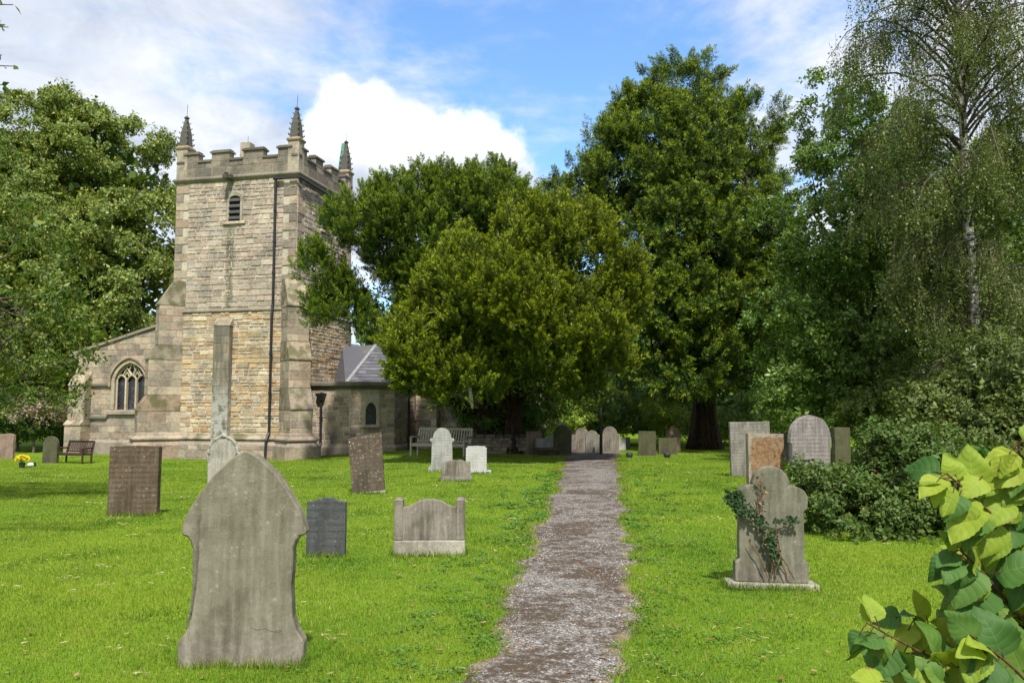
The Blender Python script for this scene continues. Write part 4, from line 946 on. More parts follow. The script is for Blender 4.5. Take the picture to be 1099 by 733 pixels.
def o_pointed(w_, h, spring):
    return sym([(w_ / 2, 0), (w_ / 2, spring)] + [(w_ / 2 * math.cos(t) ** 1.05, spring + (h - spring) * math.sin(t) ** .95) for t in [i / 9 * math.pi / 2 for i in range(1, 9)]] + [(0, h)])
def headstone(name, label, px, py, outline, th, mat, rz=0.0, tilt=(0, 0), base=None, bevel=.008, seg=2, jit=.003, group=None, extra=None, base_mat=None, cat='headstone', sink=.12, dz=0.0):
    """outline in metres in the plane of the face; the thing's origin is on the ground under its middle"""
    P = gp(px, py); P[1] += th / 2 + (base[1] - th) / 2 if base else th / 2
    t = thing(name, label, cat, (P[0], P[1], g(P[0], P[1]) + dz), rz, group, tilt)
    z0 = base[2] if base else 0.0
    pts = rnd_outline(outline, jit, int(px * 7 + py))
    pts = [(x, (z + z0) if (z > .001 or base) else -sink) for x, z in pts]
    mb = MB(); mb.prism(pts, -th / 2, th / 2); sl = mb.build('slab', mat, t, bevel=bevel, seg=seg)
    if base:
        bw, bd, bh = base; r = random.Random(px)
        mb = MB(); mb.hexa([(-bw / 2, -bd / 2, -.15), (bw / 2, -bd / 2, -.15), (bw / 2, bd / 2, -.15), (-bw / 2, bd / 2, -.15)], [(-bw / 2 + .006, -bd / 2 + .006, bh - .002), (bw / 2 - .006, -bd / 2 + .006, bh + r.uniform(-.004, .0)), (bw / 2 - .006, bd / 2 - .006, bh - .002), (-bw / 2 + .006, bd / 2 - .006, bh - .002)])
        mb.build('base', base_mat or mat, t, bevel=.012, seg=2)
    if extra: extra(t, sl)
    if P[1] < 23: SKIRTS.append((P[0], P[1], (base[0] if base else max(x for x, _ in outline) * 2) / 2, (base[1] if base else th) / 2))
    return t
G = grave_mat
GM_FRONT = G('olive_grey_stone', (0.262, 0.228, 0.188), (0.145, 0.124, 0.102), (0.36, 0.325, 0.27), .66, .42, (0.33, 0.30, 0.225), .35, moss=.3)
GM_BROWN = G('brown_lichened_stone', (0.125, 0.092, 0.062), (0.070, 0.052, 0.036), (0.17, 0.14, 0.10), .6, .22, (0.26, 0.23, 0.15), .5, letters=1.0)
GM_SLATE = G('dark_slate_stone', (0.085, 0.088, 0.088), (0.052, 0.055, 0.056), (0.13, 0.135, 0.13), .35, .15, (0.20, 0.22, 0.20), .35, letters=.8)
GM_LEAN = G('crusted_brown_stone', (0.115, 0.088, 0.064), (0.06, 0.047, 0.036), (0.15, 0.13, 0.10), .5, .55, (0.38, 0.33, 0.20), .9, letters=.6)
GM_WIDE = G('grey_streaked_stone', (0.225, 0.200, 0.165), (0.12, 0.105, 0.085), (0.31, 0.285, 0.24), .75, .15, (0.36, 0.34, 0.28), .25)
GM_BASE = G('pale_lichened_base', (0.36, 0.34, 0.28), (0.22, 0.20, 0.16), (0.46, 0.44, 0.38), .4, .5, (0.20, 0.11, 0.07), .3)
GM_WHITE = G('pale_limestone', (0.36, 0.36, 0.335), (0.22, 0.22, 0.205), (0.45, 0.45, 0.42), .5, .35, (0.30, 0.30, 0.27), .4, letters=.7)
GM_CLEAN = G('clean_white_stone', (0.47, 0.47, 0.445), (0.35, 0.35, 0.33), (0.54, 0.54, 0.515), .3, .12, (0.40, 0.40, 0.36), .2, letters=.6)
GM_GREY = G('mid_grey_stone', (0.24, 0.225, 0.195), (0.135, 0.125, 0.105), (0.32, 0.30, 0.26), .6, .35, (0.38, 0.37, 0.31), .4, letters=.8)
GM_MAUVE = G('mauve_grey_stone', (0.27, 0.245, 0.235), (0.18, 0.162, 0.155), (0.36, 0.33, 0.315), .75, .15, (0.36, 0.34, 0.31), .15, letters=.9)
GM_IVY = G('stained_grey_stone', (0.225, 0.205, 0.168), (0.105, 0.095, 0.078), (0.30, 0.275, 0.225), .75, .45, (0.34, 0.33, 0.26), .35, moss=.3)
GM_FLAKE = G('flaking_red_stone', (0.31, 0.27, 0.21), (0.20, 0.165, 0.125), (0.38, 0.34, 0.27), .3, .3, (0.46, 0.43, 0.36), .3, flake=(0.17, 0.095, 0.05))
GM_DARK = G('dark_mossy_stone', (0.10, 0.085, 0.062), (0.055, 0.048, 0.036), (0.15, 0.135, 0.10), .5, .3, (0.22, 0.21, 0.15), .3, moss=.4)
GM_PINK = G('pinkish_stone', (0.26, 0.185, 0.145), (0.16, 0.115, 0.09), (0.34, 0.27, 0.22), .4, .25, (0.40, 0.36, 0.30), .4)

# the big pointed stone in the foreground
def front_extra(t, sl):
    mb = MB(); mb.tube([(-.285, -.0645, .93), (-.288, -.0645, .70), (-.297, -.0645, .50), (-.315, -.0645, .34), (-.345, -.0645, .24)], [.006, .013, .012, .009, .004], 6)
    mb.build('groove_stain', M_PINN, sl)
    mb = MB(); mb.tube([(.06, -.0622, .245), (.10, -.0635, .232), (.15, -.0635, .240), (.19, -.0635, .222), (.235, -.0635, .218), (.26, -.0635, .228)], [.001, .002, .0015, .002, .0015, .001], 5); mb.build('crack', M_PINN, sl)
P_front = sym([(.385, 0), (.392, .155), (.345, .22), (.318, .30), (.308, .50), (.314, .735), (.330, .775), (.345, .800), (.350, .815), (.388, .822), (.392, .838), (.380, .900), (.345, .985), (.285, 1.085), (.210, 1.185), (.130, 1.270), (.06, 1.325), (0, 1.352)])
headstone('headstone', 'tall grey pointed headstone with stepped shoulders, nearest and largest on the left lawn', 257, 716, P_front, .125, GM_FRONT, R_(3), bevel=.022, seg=1, jit=.004, extra=front_extra, sink=.2)

GM_BUFF = G('buff_grey_stone', (0.36, 0.345, 0.29), (0.20, 0.19, 0.155), (0.45, 0.435, 0.375), .6, .45, (0.28, 0.265, 0.20), .4)
def scroll_extra(t, sl):
    mb = MB(); A = [R_(4 + 172 * i / 16) for i in range(17)]
    mb.tube([(.268 * math.cos(a), -.055, .865 + .285 * math.sin(a)) for a in A], [.030 + .006 * math.sin(i * 2.4) for i in range(17)], 8)
    for s_ in (-1, 1): mb.tube([(s_ * .262, -.06, .70), (s_ * .285, -.065, .78), (s_ * .30, -.065, .85), (s_ * .265, -.07, .88), (s_ * .245, -.07, .84)], [.02, .032, .036, .03, .018], 8)
    mb.tube([(-.05, -.06, 1.15), (0, -.065, 1.18), (.05, -.06, 1.15)], [.03, .045, .03], 8)
    mb.build('carved_crest', GM_BUFF, t, bevel=.008)
headstone('headstone', 'pale headstone with a carved scrolled crest, half hidden behind the big pointed stone', 238, 538, o_round(.55, 1.15, .30), .14, GM_BUFF, R_(-4), extra=scroll_extra)
headstone('headstone', 'broad square topped brown headstone standing alone on the left lawn', 141, 554, o_wave(.75, 1.07, .015), .13, GM_BROWN, R_(2), tilt=(R_(-1), 0))
headstone('headstone', 'small dark slate headstone with a gently curved top, beside the big pointed stone', 349, 598, o_wave(.435, .645, .045), .075, GM_SLATE, R_(-2))
headstone('headstone', 'leaning brown headstone with crusty lichen in front of the church', 395, 530, [(.31, 0), (.325, 1.12), (.10, 1.10), (-.325, 1.04), (-.31, 0)], .14, GM_LEAN, R_(4), tilt=(R_(-3), R_(-5)), base=(.66, .20, .04), base_mat=GM_BASE)
def wide_extra(t, sl):
    for s in (-1, 1):
        mb = MB(); mb.box(s * .345 - .048, s * .345 + .048, -.085, .085, .172, .60); mb.hexa([(s * .345 - .053, -.09, .602), (s * .345 + .053, -.09, .602), (s * .345 + .053, .09, .602), (s * .345 - .053, .09, .602)], [(s * .345 - .03, -.06, .632), (s * .345 + .03, -.06, .632), (s * .345 + .03, .06, .632), (s * .345 - .03, .06, .632)])
        mb.build('pier', GM_WIDE, t, bevel=.01, seg=2)
headstone('headstone', 'low wide grey headstone with end piers on a pale base, beside the path', 460, 597, sym([(.302, 0), (.302, .36), (.25, .362), (.19, .385), (.12, .425), (.06, .44), (0, .442)]), .12, GM_WIDE, R_(2), base=(.80, .24, .17), base_mat=GM_BASE, extra=wide_extra)
headstone('headstone', 'slim pale headstone with a rounded head and small shoulders before the teak bench', 474, 506, sym([(.36, 0), (.36, .10), (.28, .18), (.27, .78), (.32, .80), (.32, .86), (.27, .87)] + arc(0, .88, .24, 5, 90, 7, .27)), .16, GM_WHITE, R_(3))
headstone('headstone', 'clean white square headstone with notched corners on a white plinth', 511, 508, sym([(.27, 0), (.27, .58), (.235, .58), (.235, .62), (0, .625)]), .12, GM_CLEAN, R_(-3), base=(.80, .32, .07))
headstone('headstone', 'squat weathered stone block on a plinth, lowest of the group near the bench', 489, 517, sym([(.33, 0), (.33, .31), (.20, .325), (.10, .36), (0, .345)]), .20, GM_WIDE, R_(3), base=(.72, .34, .13), base_mat=GM_GREY)
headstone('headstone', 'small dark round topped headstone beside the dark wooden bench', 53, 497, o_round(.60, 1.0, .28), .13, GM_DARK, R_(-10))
headstone('headstone', 'brown tilted headstone at the far left edge', 5, 492, [(.38, 0), (.33, .97), (.1, 1.03), (-.36, .98), (-.36, 0)], .14, GM_PINK, R_(-12), tilt=(R_(-2), R_(2)))
# right side
headstone('headstone', 'grey headstone with a three lobed head, ivy climbing its left shoulder', 832, 633, sym([(.325, 0), (.325, .175), (.288, .20), (.288, .63), (.318, .665), (.325, .72)] + arc(.20, .735, .125, 10, 88, 5) + [(.165, .865)] + arc(0, .875, .165, 5, 90, 7, .16)), .12, GM_IVY, R_(-4), tilt=(0, R_(1.0)), base=(.82, .27, .05), base_mat=GM_BASE, bevel=.012)
headstone('headstone', 'flaking orange and cream headstone with a flat top, behind the three lobed stone', 823, 528, o_rect(.74, 1.16), .15, GM_FLAKE, R_(5), tilt=(R_(-2), R_(1)))
headstone('headstone', 'tall mauve grey headstone with a pointed arch top, beside the brambles', 873, 530, sym([(.44, 0), (.44, .06), (.40, .10), (.40, .90), (.43, .93), (.42, 1.02)] + [(.42 * math.cos(q), 1.02 + .44 * math.sin(q) ** .95) for q in [i / 8 * math.pi / 2 for i in range(1, 8)]] + [(0, 1.47)]), .15, GM_MAUVE, R_(8), tilt=(R_(1), 0), base=(1.0, .34, .06), base_mat=GM_GREY)
headstone('headstone', 'large square light grey headstone, farthest of the right hand group', 807, 512, o_rect(.96, 1.34), .15, GM_GREY, R_(-3), tilt=(0, R_(-1)))
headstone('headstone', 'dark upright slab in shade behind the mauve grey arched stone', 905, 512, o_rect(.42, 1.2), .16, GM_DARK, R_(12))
headstone('headstone', 'small weathered block peeping between the square grey and the arched stone', 840, 496, sym([(.26, 0), (.26, .78), (.36, .82), (.36, .93), (0, .95)]), .2, GM_GREY, R_(4))
# beyond the end of the path
headstone('headstone', 'square brown headstone at the end of the dry stone wall', 573, 488, o_rect(.56, .86), .16, GM_PINK, R_(20))
headstone('headstone', 'dark round headed stone with a pale scrolled edge, left of the path end', 604, 488.5, o_shoulder(.62, 1.08), .2, GM_DARK, R_(24), extra=lambda t, sl: (lambda mb: (mb.tube([(-.16, .02, 1.10), (-.05, .02, 1.16), (.06, .02, 1.10), (.20, .02, 1.02), (.30, .02, .86), (.35, .02, .62), (.34, .02, .1)], [.05, .06, .04, .045, .05, .04, .04], 7), mb.build('scrolled_edge', GM_WHITE, t)))(MB()))
headstone('headstone', 'narrow pale headstone at the left end of the far sunlit row', 617, 482.5, o_wave(.34, .62, .03), .1, GM_GREY, R_(5))
headstone('headstone', 'taller round topped brown headstone in the far sunlit row', 625, 484, o_round(.52, .92, .22), .12, GM_WIDE, R_(-5))
headstone('headstone', 'front round shouldered brown headstone left of the wooden post', 636, 486, o_shoulder(.54, .86, .8), .12, GM_GREY, R_(3))
headstone('headstone', 'pale blotched headstone with a rounded head, right of the wooden post', 655, 484.5, o_shoulder(.72, .98, .76), .14, GM_WIDE, R_(-6))
headstone('headstone', 'small bright white headstone at the right end of the far sunlit row', 667, 483, o_rect(.36, .50), .1, GM_CLEAN, R_(8))
headstone('headstone', 'small grey headstone just behind the bright white one', 672.5, 482, o_rect(.30, .50), .1, GM_GREY, R_(8))
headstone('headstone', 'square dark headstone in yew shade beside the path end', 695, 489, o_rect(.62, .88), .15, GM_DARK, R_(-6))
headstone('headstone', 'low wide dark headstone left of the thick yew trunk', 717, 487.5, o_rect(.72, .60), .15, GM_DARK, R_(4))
headstone('headstone', 'pinkish headstone with a pale knobbed top behind the low dark one', 723, 484, sym([(.30, 0), (.30, .72), (.24, .84), (.12, .90), (.08, 1.0), (0, 1.03)]), .15, GM_PINK, R_(-8))

# table tombs
def table_tomb(label, px, py, w_, d_, h, mat, leg_mat, rz=0.0, stepped=False):
    P = gp(px, py); t = thing('table_tomb', label, 'tomb', P + (0, d_ / 2, 0), rz)
    mb = MB(); mb.box(-w_ / 2, w_ / 2, -d_ / 2, d_ / 2, h - .09, h); mb.build('slab', mat, t, bevel=.02, seg=2)
    mb = MB(); mb.box(-w_ / 2 + .12, w_ / 2 - .12, -d_ / 2 + .1, d_ / 2 - .1, -.15, h - .092); mb.build('chest', leg_mat, t, bevel=.015)
    if stepped:
        mb = MB(); mb.box(-w_ / 2 + .05, w_ / 2 - .1, .0, d_ / 2 - .1, h + .002, h + .34); mb.box(w_ / 2 - .32, w_ / 2 - .12, .02, d_ / 2 - .12, h + .34, h + .42); mb.build('stepped_block', GM_WHITE, t, bevel=.012)
    return t
table_tomb('low dark slab tomb with a pale stepped block on top, by the path end', 587, 489, .78, .9, .26, GM_DARK, GM_DARK, R_(10), True)
table_tomb('low pale table tomb overgrown among the brambles', 968, 506, .75, 1.2, .52, GM_WHITE, GM_GREY, R_(-10))

# ivy on the three lobed stone
def ivy():
    P = gp(832, 633); t = thing('ivy', 'dark ivy with brown dead stems on the three lobed stone', 'ivy', (P[0], P[1] + .09, P[2]), R_(-4))
    rng = np.random.default_rng(4); f = -.07
    paths = [[(-.02, .06), (-.02, .25), (-.08, .45), (-.17, .62), (-.26, .74)], [(.12, .05), (.05, .30), (-.04, .50), (-.12, .66), (-.20, .78)], [(-.05, .08), (-.14, .28), (-.24, .45)], [(.02, .1), (.06, .34), (.02, .56), (.14, .60), (.22, .585)], [(-.12, .64), (-.11, .80), (-.09, .98)], [(.18, .06), (.10, .22), (.0, .40)], [(-.26, .74), (-.34, .80), (-.36, .72)]]
    mb = MB()
    for p in paths:
        q = []
        for i in range(len(p) - 1):
            for k in range(4): s = k / 4; q.append((p[i][0] + (p[i + 1][0] - p[i][0]) * s + rng.normal(0, .006), f - .004, p[i][1] + (p[i + 1][1] - p[i][1]) * s + .03))
        mb.tube(q, [.0065 - .004 * i / len(q) for i in range(len(q))], 5)
    mb.build('stems', B_TWIG, t)
    C = []
    def along(pts, n, sp):
        for _ in range(n):
            s = rng.random() * (len(pts) - 1); i = int(s); a, b = np.array(pts[i]), np.array(pts[i + 1]); c_ = a + (b - a) * (s - i); j1, j2 = np.clip(rng.normal(0, 1, 2), -1.6, 1.6) * sp; C.append((c_[0] + j1, f - abs(rng.normal(0, .010)) - .004, c_[1] + j2 + .03))
    along([(-.34, .76), (-.30, .70), (-.22, .66), (-.12, .58), (-.05, .48), (.0, .36), (.02, .22)], 360, .028); along([(-.37, .80), (-.33, .74), (-.28, .66)], 170, .034); along([(.02, .56), (.14, .585), (.23, .575)], 50, .016); along([(-.33, .82), (-.25, .80)], 40, .02)
    C = np.array(C); n = len(C); D = rng.normal(0, 1, (n, 3)) * (1, .3, 1) + (0, -.25, -.35); N = rng.normal(0, .22, (n, 3)) + (0, -1, .25); N /= np.linalg.norm(N, axis=1, keepdims=True)
    L = rng.uniform(.018, .040, n); V, F = leafs(C, D, L, L * .95, rng, .10, N=N); np_mesh('leaves', V, F, L_IVY, t)
    C = []; along([(-.11, .62), (-.09, .80), (-.085, .97)], 46, .016); along([(-.2, .66), (-.06, .42), (.04, .2)], 34, .03); C = np.array(C); n = len(C)
    L = rng.uniform(.02, .04, n); V, F = leafs(C, rng.normal(0, 1, (n, 3)) + (0, -.2, -.4), L, L * .7, rng, .2); np_mesh('dead_leaves', V, F, L_DEAD, t)
ivy()

# ------------------------------------------------------------------ benches, flowers, post, wall
def bench(label, px, py, L, rz, mat, scale=1.0, curved=False):
    P = gp(px, py); t = thing('garden_bench', label, 'bench', P, rz); s = scale; d = .52
    hl = L / 2
    for sx in (-1, 1):
        x = sx * (hl - .035)
        mb = MB(); mb.bar((x, -d / 2, -.04), (x, -d / 2, .62), .065, .065, up=(0, 1, 0)); mb.build('leg', mat, t, bevel=.006)
        mb = MB(); mb.bar((x, d / 2 - .06, -.04), (x, d / 2 - .04, .44), .065, .065, up=(0, 1, 0)); mb.bar((x, d / 2 - .041, .44), (x, d / 2 + .10, .95), .065, .055, up=(0, 1, 0)); mb.build('leg', mat, t, bevel=.006)
        mb = MB(); mb.tube([(x, -d / 2 - .06, .605), (x, -d / 2 - .02, .645), (x, -.05, .66), (x, d / 2 - .005, .655)], [.03, .036, .036, .034], 8); mb.build('armrest', mat, t, smooth=True)
    mb = MB(); mb.box(-hl + .07, hl - .07, -d / 2 - .02, -d / 2 + .02, .34, .43); mb.box(-hl + .07, hl - .07, d / 2 - .09, d / 2 - .06, .34, .42)
    for sx in (-1, 1): mb.box(sx * (hl - .06) - .012, sx * (hl - .06) + .012, -d / 2 + .04, d / 2 - .08, .35, .42)
    for i in range(5): y = -d / 2 + .035 + i * .098; mb.box(-hl + .05, hl - .05, y - .035, y + .035, .432 - .004 * i, .452 - .004 * i)
    mb.build('seat', mat, t, bevel=.005)
    mb = MB(); ya = lambda z: d / 2 - .04 + (z - .44) * .275
    mb.bar((-hl + .03, ya(.93), .93), (hl - .03, ya(.93), .93), .03, .085, up=(0, -.27, 1)); mb.bar((-hl + .07, ya(.50), .50), (hl - .07, ya(.50), .50), .03, .05, up=(0, -.27, 1))
    n = int(L / .105)
    for i in range(n): x = -hl + .12 + (L - .24) * i / (n - 1); mb.bar((x, ya(.525), .525), (x, ya(.888), .888), .048, .016, up=(0, 1, 0))
    mb.build('backrest', mat, t, bevel=.004)
    t.scale = (s, s, s); return t
bench('weathered grey teak bench with slatted back beside the vestry', 473, 489.5, 2.15, R_(-24), M_TEAK, 1.02)
bench('dark brown wooden bench on the grass against the aisle wall', 80, 497, 1.50, R_(-20), M_BROWNWOOD, .86)

def flowers():
    P = gp(23.5, 502); t = thing('flower_pot', 'dark pot of bright yellow flowers on the far left grass', 'flowers', P); rng = np.random.default_rng(3)
    mb = MB(); mb.tube([(0, 0, 0), (0, 0, .02), (0, 0, .16), (0, 0, .18)], [.07, .08, .105, .11], 10); mb.build('pot', M_POT, t)
    mb = MB()
    for i in range(14): a = i * 2.4; r = .05 + .012 * i; mb.tube([(0, 0, .16), (r * .5 * math.cos(a), r * .5 * math.sin(a), .25), (r * math.cos(a), r * math.sin(a), .33)], .006, 4)
    mb.build('stalks', M_STALK, t)
    n = 260; D = rng.normal(0, 1, (n, 3)); D[:, 2] = np.abs(D[:, 2]); D /= np.linalg.norm(D, axis=1, keepdims=True); C = D * (.19, .19, .13) + (0, 0, .27)
    V, F = leafs(C, D + rng.normal(0, .6, (n, 3)), .07, .05, rng, .15); np_mesh('blooms', V, F, M_YELLOW, t)
    P = gp(33.5, 501); t = thing('grave_vase', 'small pale vase lying in the grass beside the yellow flowers', 'vase', P)
    mb = MB(); mb.tube([(-.12, 0, .06), (-.06, 0, .07), (.02, 0, .08), (.06, 0, .07), (.12, 0, .09)], [.05, .075, .07, .04, .07], 9); mb.build('body', M_PALE, t, smooth=True)
    mb = MB(); mb.tube([(.115, 0, .088), (.135, 0, .092)], [.072, .08], 9); mb.build('rim', M_POT, t)
flowers()
P = gp(645, 487.5); t = thing('wooden_post', 'thin dark wooden post standing beside the path among far headstones', 'post', P)
mb = MB(); mb.tube([(0, 0, -.2), (.01, 0, .8), (.0, .01, 1.55), (.02, 0, 1.72)], [.06, .055, .05, .03], 8); mb.build('shaft', M_POST, t)
for (px, lab) in ((675.5, 'small dark round pot in the grass right of the path end'), (716, 'small dark round pot in the shade left of the yew trunk')):
    P = gp(px, 491); t = thing('grave_pot', lab, 'pot', P); mb = MB(); mb.tube([(0, 0, -.02), (0, 0, .05), (0, 0, .13), (0, 0, .18), (0, 0, .15)], [.07, .12, .13, .09, .07], 10); mb.build('bowl', M_POT, t, smooth=True)

def stone_wall(label, p0, p1, h, th=.4):
    a = np.array(p0); b = np.array(p1); L = float(np.linalg.norm((b - a)[:2])); an = math.atan2(b[1] - a[1], b[0] - a[0]); t = thing('stone_wall', label, 'wall', a, an)
    mb = MB(); mb.box(0, L, 0, th, -.2, h, 0)
    masonry(mb, lambda u, z, n: (u, -n, z), 0, L, -.15, h, ch=(.09, .17), sw=(.15, .4), out=(.01, .05), jit=.014, mat=1); masonry(mb, lambda u, z, n: (L - u, th + n, z), 0, L, -.15, h, ch=(.09, .17), sw=(.15, .4), out=(.01, .05), jit=.014, mat=1)
    mb.build('courses', [M_PINN, M_BLK], t, recalc=False)
    mb = MB(); x = 0; r = random.Random(9)
    while x < L: w_ = min(r.uniform(.2, .4), L - x + .01); mb.hexa([(x, -.05, h), (x + w_ - .015, -.05, h), (x + w_ - .015, th + .05, h), (x, th + .05, h)], [(x + .02, -.02, h + r.uniform(.09, .15)), (x + w_ - .03, -.02, h + r.uniform(.09, .15)), (x + w_ - .03, th + .02, h + .12), (x + .02, th + .02, h + .12)]); x += w_
    mb.build('coping', M_COPE, t, bevel=.02)
q0, q1 = gp(500, 488.5), gp(566, 488.5); q0[1] += 1.2; q1[1] += 1.0
stone_wall('low dark dry stone wall in yew shade right of the teak bench', q0, q1, .58)

# ------------------------------------------------------------------ trees and plants
def ell(px, py, rx, ry, Y, depth=1.0):
    """a lobe of a crown: where it stands (through the picture position at distance Y) and its radii in metres"""
    c_ = at(px, py, Y); k = Y / FPX; return (c_, np.array([rx * k, max(rx, ry) * k * depth * .9, ry * k]))
def on_lobes(E_, n, rng, lo=.86, hi=1.04, cut=.80, down=-1.0, front=None):
    """points on the outside of the union of lobes, with their outward direction"""
    area = np.array([(r[0] * r[1] + r[0] * r[2] + r[1] * r[2]) for _, r in E_]); pr = area / area.sum(); P, N = [], []; have = 0
    while have < n:
        m = n * 3; i = rng.choice(len(E_), m, p=pr); d = rng.normal(0, 1, (m, 3)); d /= np.linalg.norm(d, axis=1, keepdims=True)
        C_ = np.array([E_[k][0] for k in i]); Rr = np.array([E_[k][1] for k in i]); p = C_ + d * Rr * rng.uniform(lo, hi, (m, 1)); nn = d / Rr; nn /= np.linalg.norm(nn, axis=1, keepdims=True)
        ok = nn[:, 2] > down
        if front is not None: ok &= (nn[:, 1] < front) | (rng.random(m) < .25)
        for k, (c_, r) in enumerate(E_): ok &= (np.linalg.norm((p - c_) / r, axis=1) > cut) | (i == k)
        P.append(p[ok]); N.append(nn[ok]); have += ok.sum()
    return np.concatenate(P)[:n], np.concatenate(N)[:n]
def inside_lobes(E_, n, rng, hi=.85):
    vol = np.array([np.prod(r) for _, r in E_]); i = rng.choice(len(E_), n, p=vol / vol.sum()); d = rng.normal(0, 1, (n, 3)); d /= np.linalg.norm(d, axis=1, keepdims=True)
    return np.array([E_[k][0] for k in i]) + d * np.array([E_[k][1] for k in i]) * (rng.random((n, 1)) ** .4 * hi)
def unit(v): return v / (np.linalg.norm(v, axis=1, keepdims=True) + 1e-9)

def plume(rng, k=56, spread=.36, ln=.26, wd=.050, up=.85):
    """feathery spray of needled twigs along a unit axis (+z); the youngest twigs, at its end, are flagged"""
    h = rng.uniform(.02, 1, k) ** .85; a = rng.uniform(0, 2 * np.pi, k); o = np.stack([np.cos(a), np.sin(a), 0 * a], 1)
    B = o * (spread * (1 - h) * rng.uniform(.1, 1, k) * .55)[:, None]; B[:, 2] = h * .85
    D = o * (1 - .45 * h)[:, None] * .8; D[:, 2] = up; D += rng.normal(0, .22, (k, 3))
    V, F = leafs(B, D, ln * rng.uniform(.7, 1.2, k) * (1.05 - .4 * h), wd * rng.uniform(.8, 1.3, k), rng, .25)
    return V, F, (h + rng.normal(0, .12, k) > .66).astype(np.int32)
def leaf_spray(rng, k=12, ln=.30, wd=.20, spread=.5, pale=.22):
    """little spray of broad leaves round a unit twig (+z), leaves hanging a little"""
    h = rng.uniform(.1, 1, k); a = rng.uniform(0, 2 * np.pi, k); o = np.stack([np.cos(a), np.sin(a), 0 * a], 1)
    B = o * .06; B[:, 2] = h; D = o * rng.uniform(.5, 1, (k, 1)); D[:, 2] = rng.uniform(-.3, .7, k)
    N = rng.normal(0, .45, (k, 3)) + (0, 0, 1); V, F = leafs(B, D, ln * rng.uniform(.7, 1.25, k), wd * rng.uniform(.7, 1.25, k), rng, .12, N=unit(N)); return V, F, (rng.random(k) < pale).astype(np.int32)
def sprays(P, D, S, makers, rng):
    out_ = []; w_ = rng.integers(0, len(makers), len(P))
    for q, (TV, TF, TI) in enumerate(makers):
        k = w_ == q
        if k.sum(): out_.append((*instance(TV, TF, P[k], frames(D[k], rng), S[k]), np.tile(TI, int(k.sum()))))
    return out_
def merge3(parts):
    V, F = merge([(p[0], p[1]) for p in parts]); return V, F, np.concatenate([p[2] if len(p) > 2 else np.zeros(len(p[1]), np.int32) for p in parts])
def shift_to(V, o): return V - np.asarray(o)[None]

def limbs(root, trunk_top, targets, rng, r0=.16, rt=.02, sag=.25, start=(.25, .95), base=None):
    """tapered limbs from the trunk axis out into the crown"""
    mb = MB(); base = np.array(root); top_ = np.array(trunk_top)
    for T_ in targets:
        s = rng.uniform(*start); a = base + (top_ - base) * s; b = np.array(T_); L = np.linalg.norm(b - a); pts = []; n = 8; side = rng.normal(0, .10, 3) * L
        for i in range(n + 1):
            t = i / n; p = a + (b - a) * t + side * math.sin(math.pi * t) + rng.normal(0, .02, 3) * L * (0 < i < n); p[2] += sag * L * math.sin(math.pi * t) * .5; pts.append(p - base)
        mb.tube(pts, [r0 * (1 - t / n) ** 1.5 + rt * (1.2 - t / n) for t in range(n + 1)], 6, cap=False)
    return mb
def trunk_mesh(h, r, rng, lean=(0, 0), flare=1.7, ridges=0, top=.35):
    mb = MB(); n = 14; pts = []; rad = []
    for i in range(n + 1):
        t = i / n; pts.append((lean[0] * t + .05 * math.sin(3 * t + r * 9), lean[1] * t + .05 * math.cos(4 * t), -.25 + (h + .25) * t)); rad.append(r * (1 + (flare - 1) * math.exp(-t * 9)) * (1 - (1 - top) * t))
    mb.tube(pts, rad, 14)
    if ridges:
        for k in range(ridges):
            a = 2 * math.pi * k / ridges + rng.uniform(-.3, .3); mb.tube([(pts[i][0] + rad[i] * .86 * math.cos(a + .3 * i / n), pts[i][1] + rad[i] * .86 * math.sin(a + .3 * i / n), pts[i][2]) for i in range(n + 1)], [q * rng.uniform(.22, .36) for q in rad], 6)
    return mb

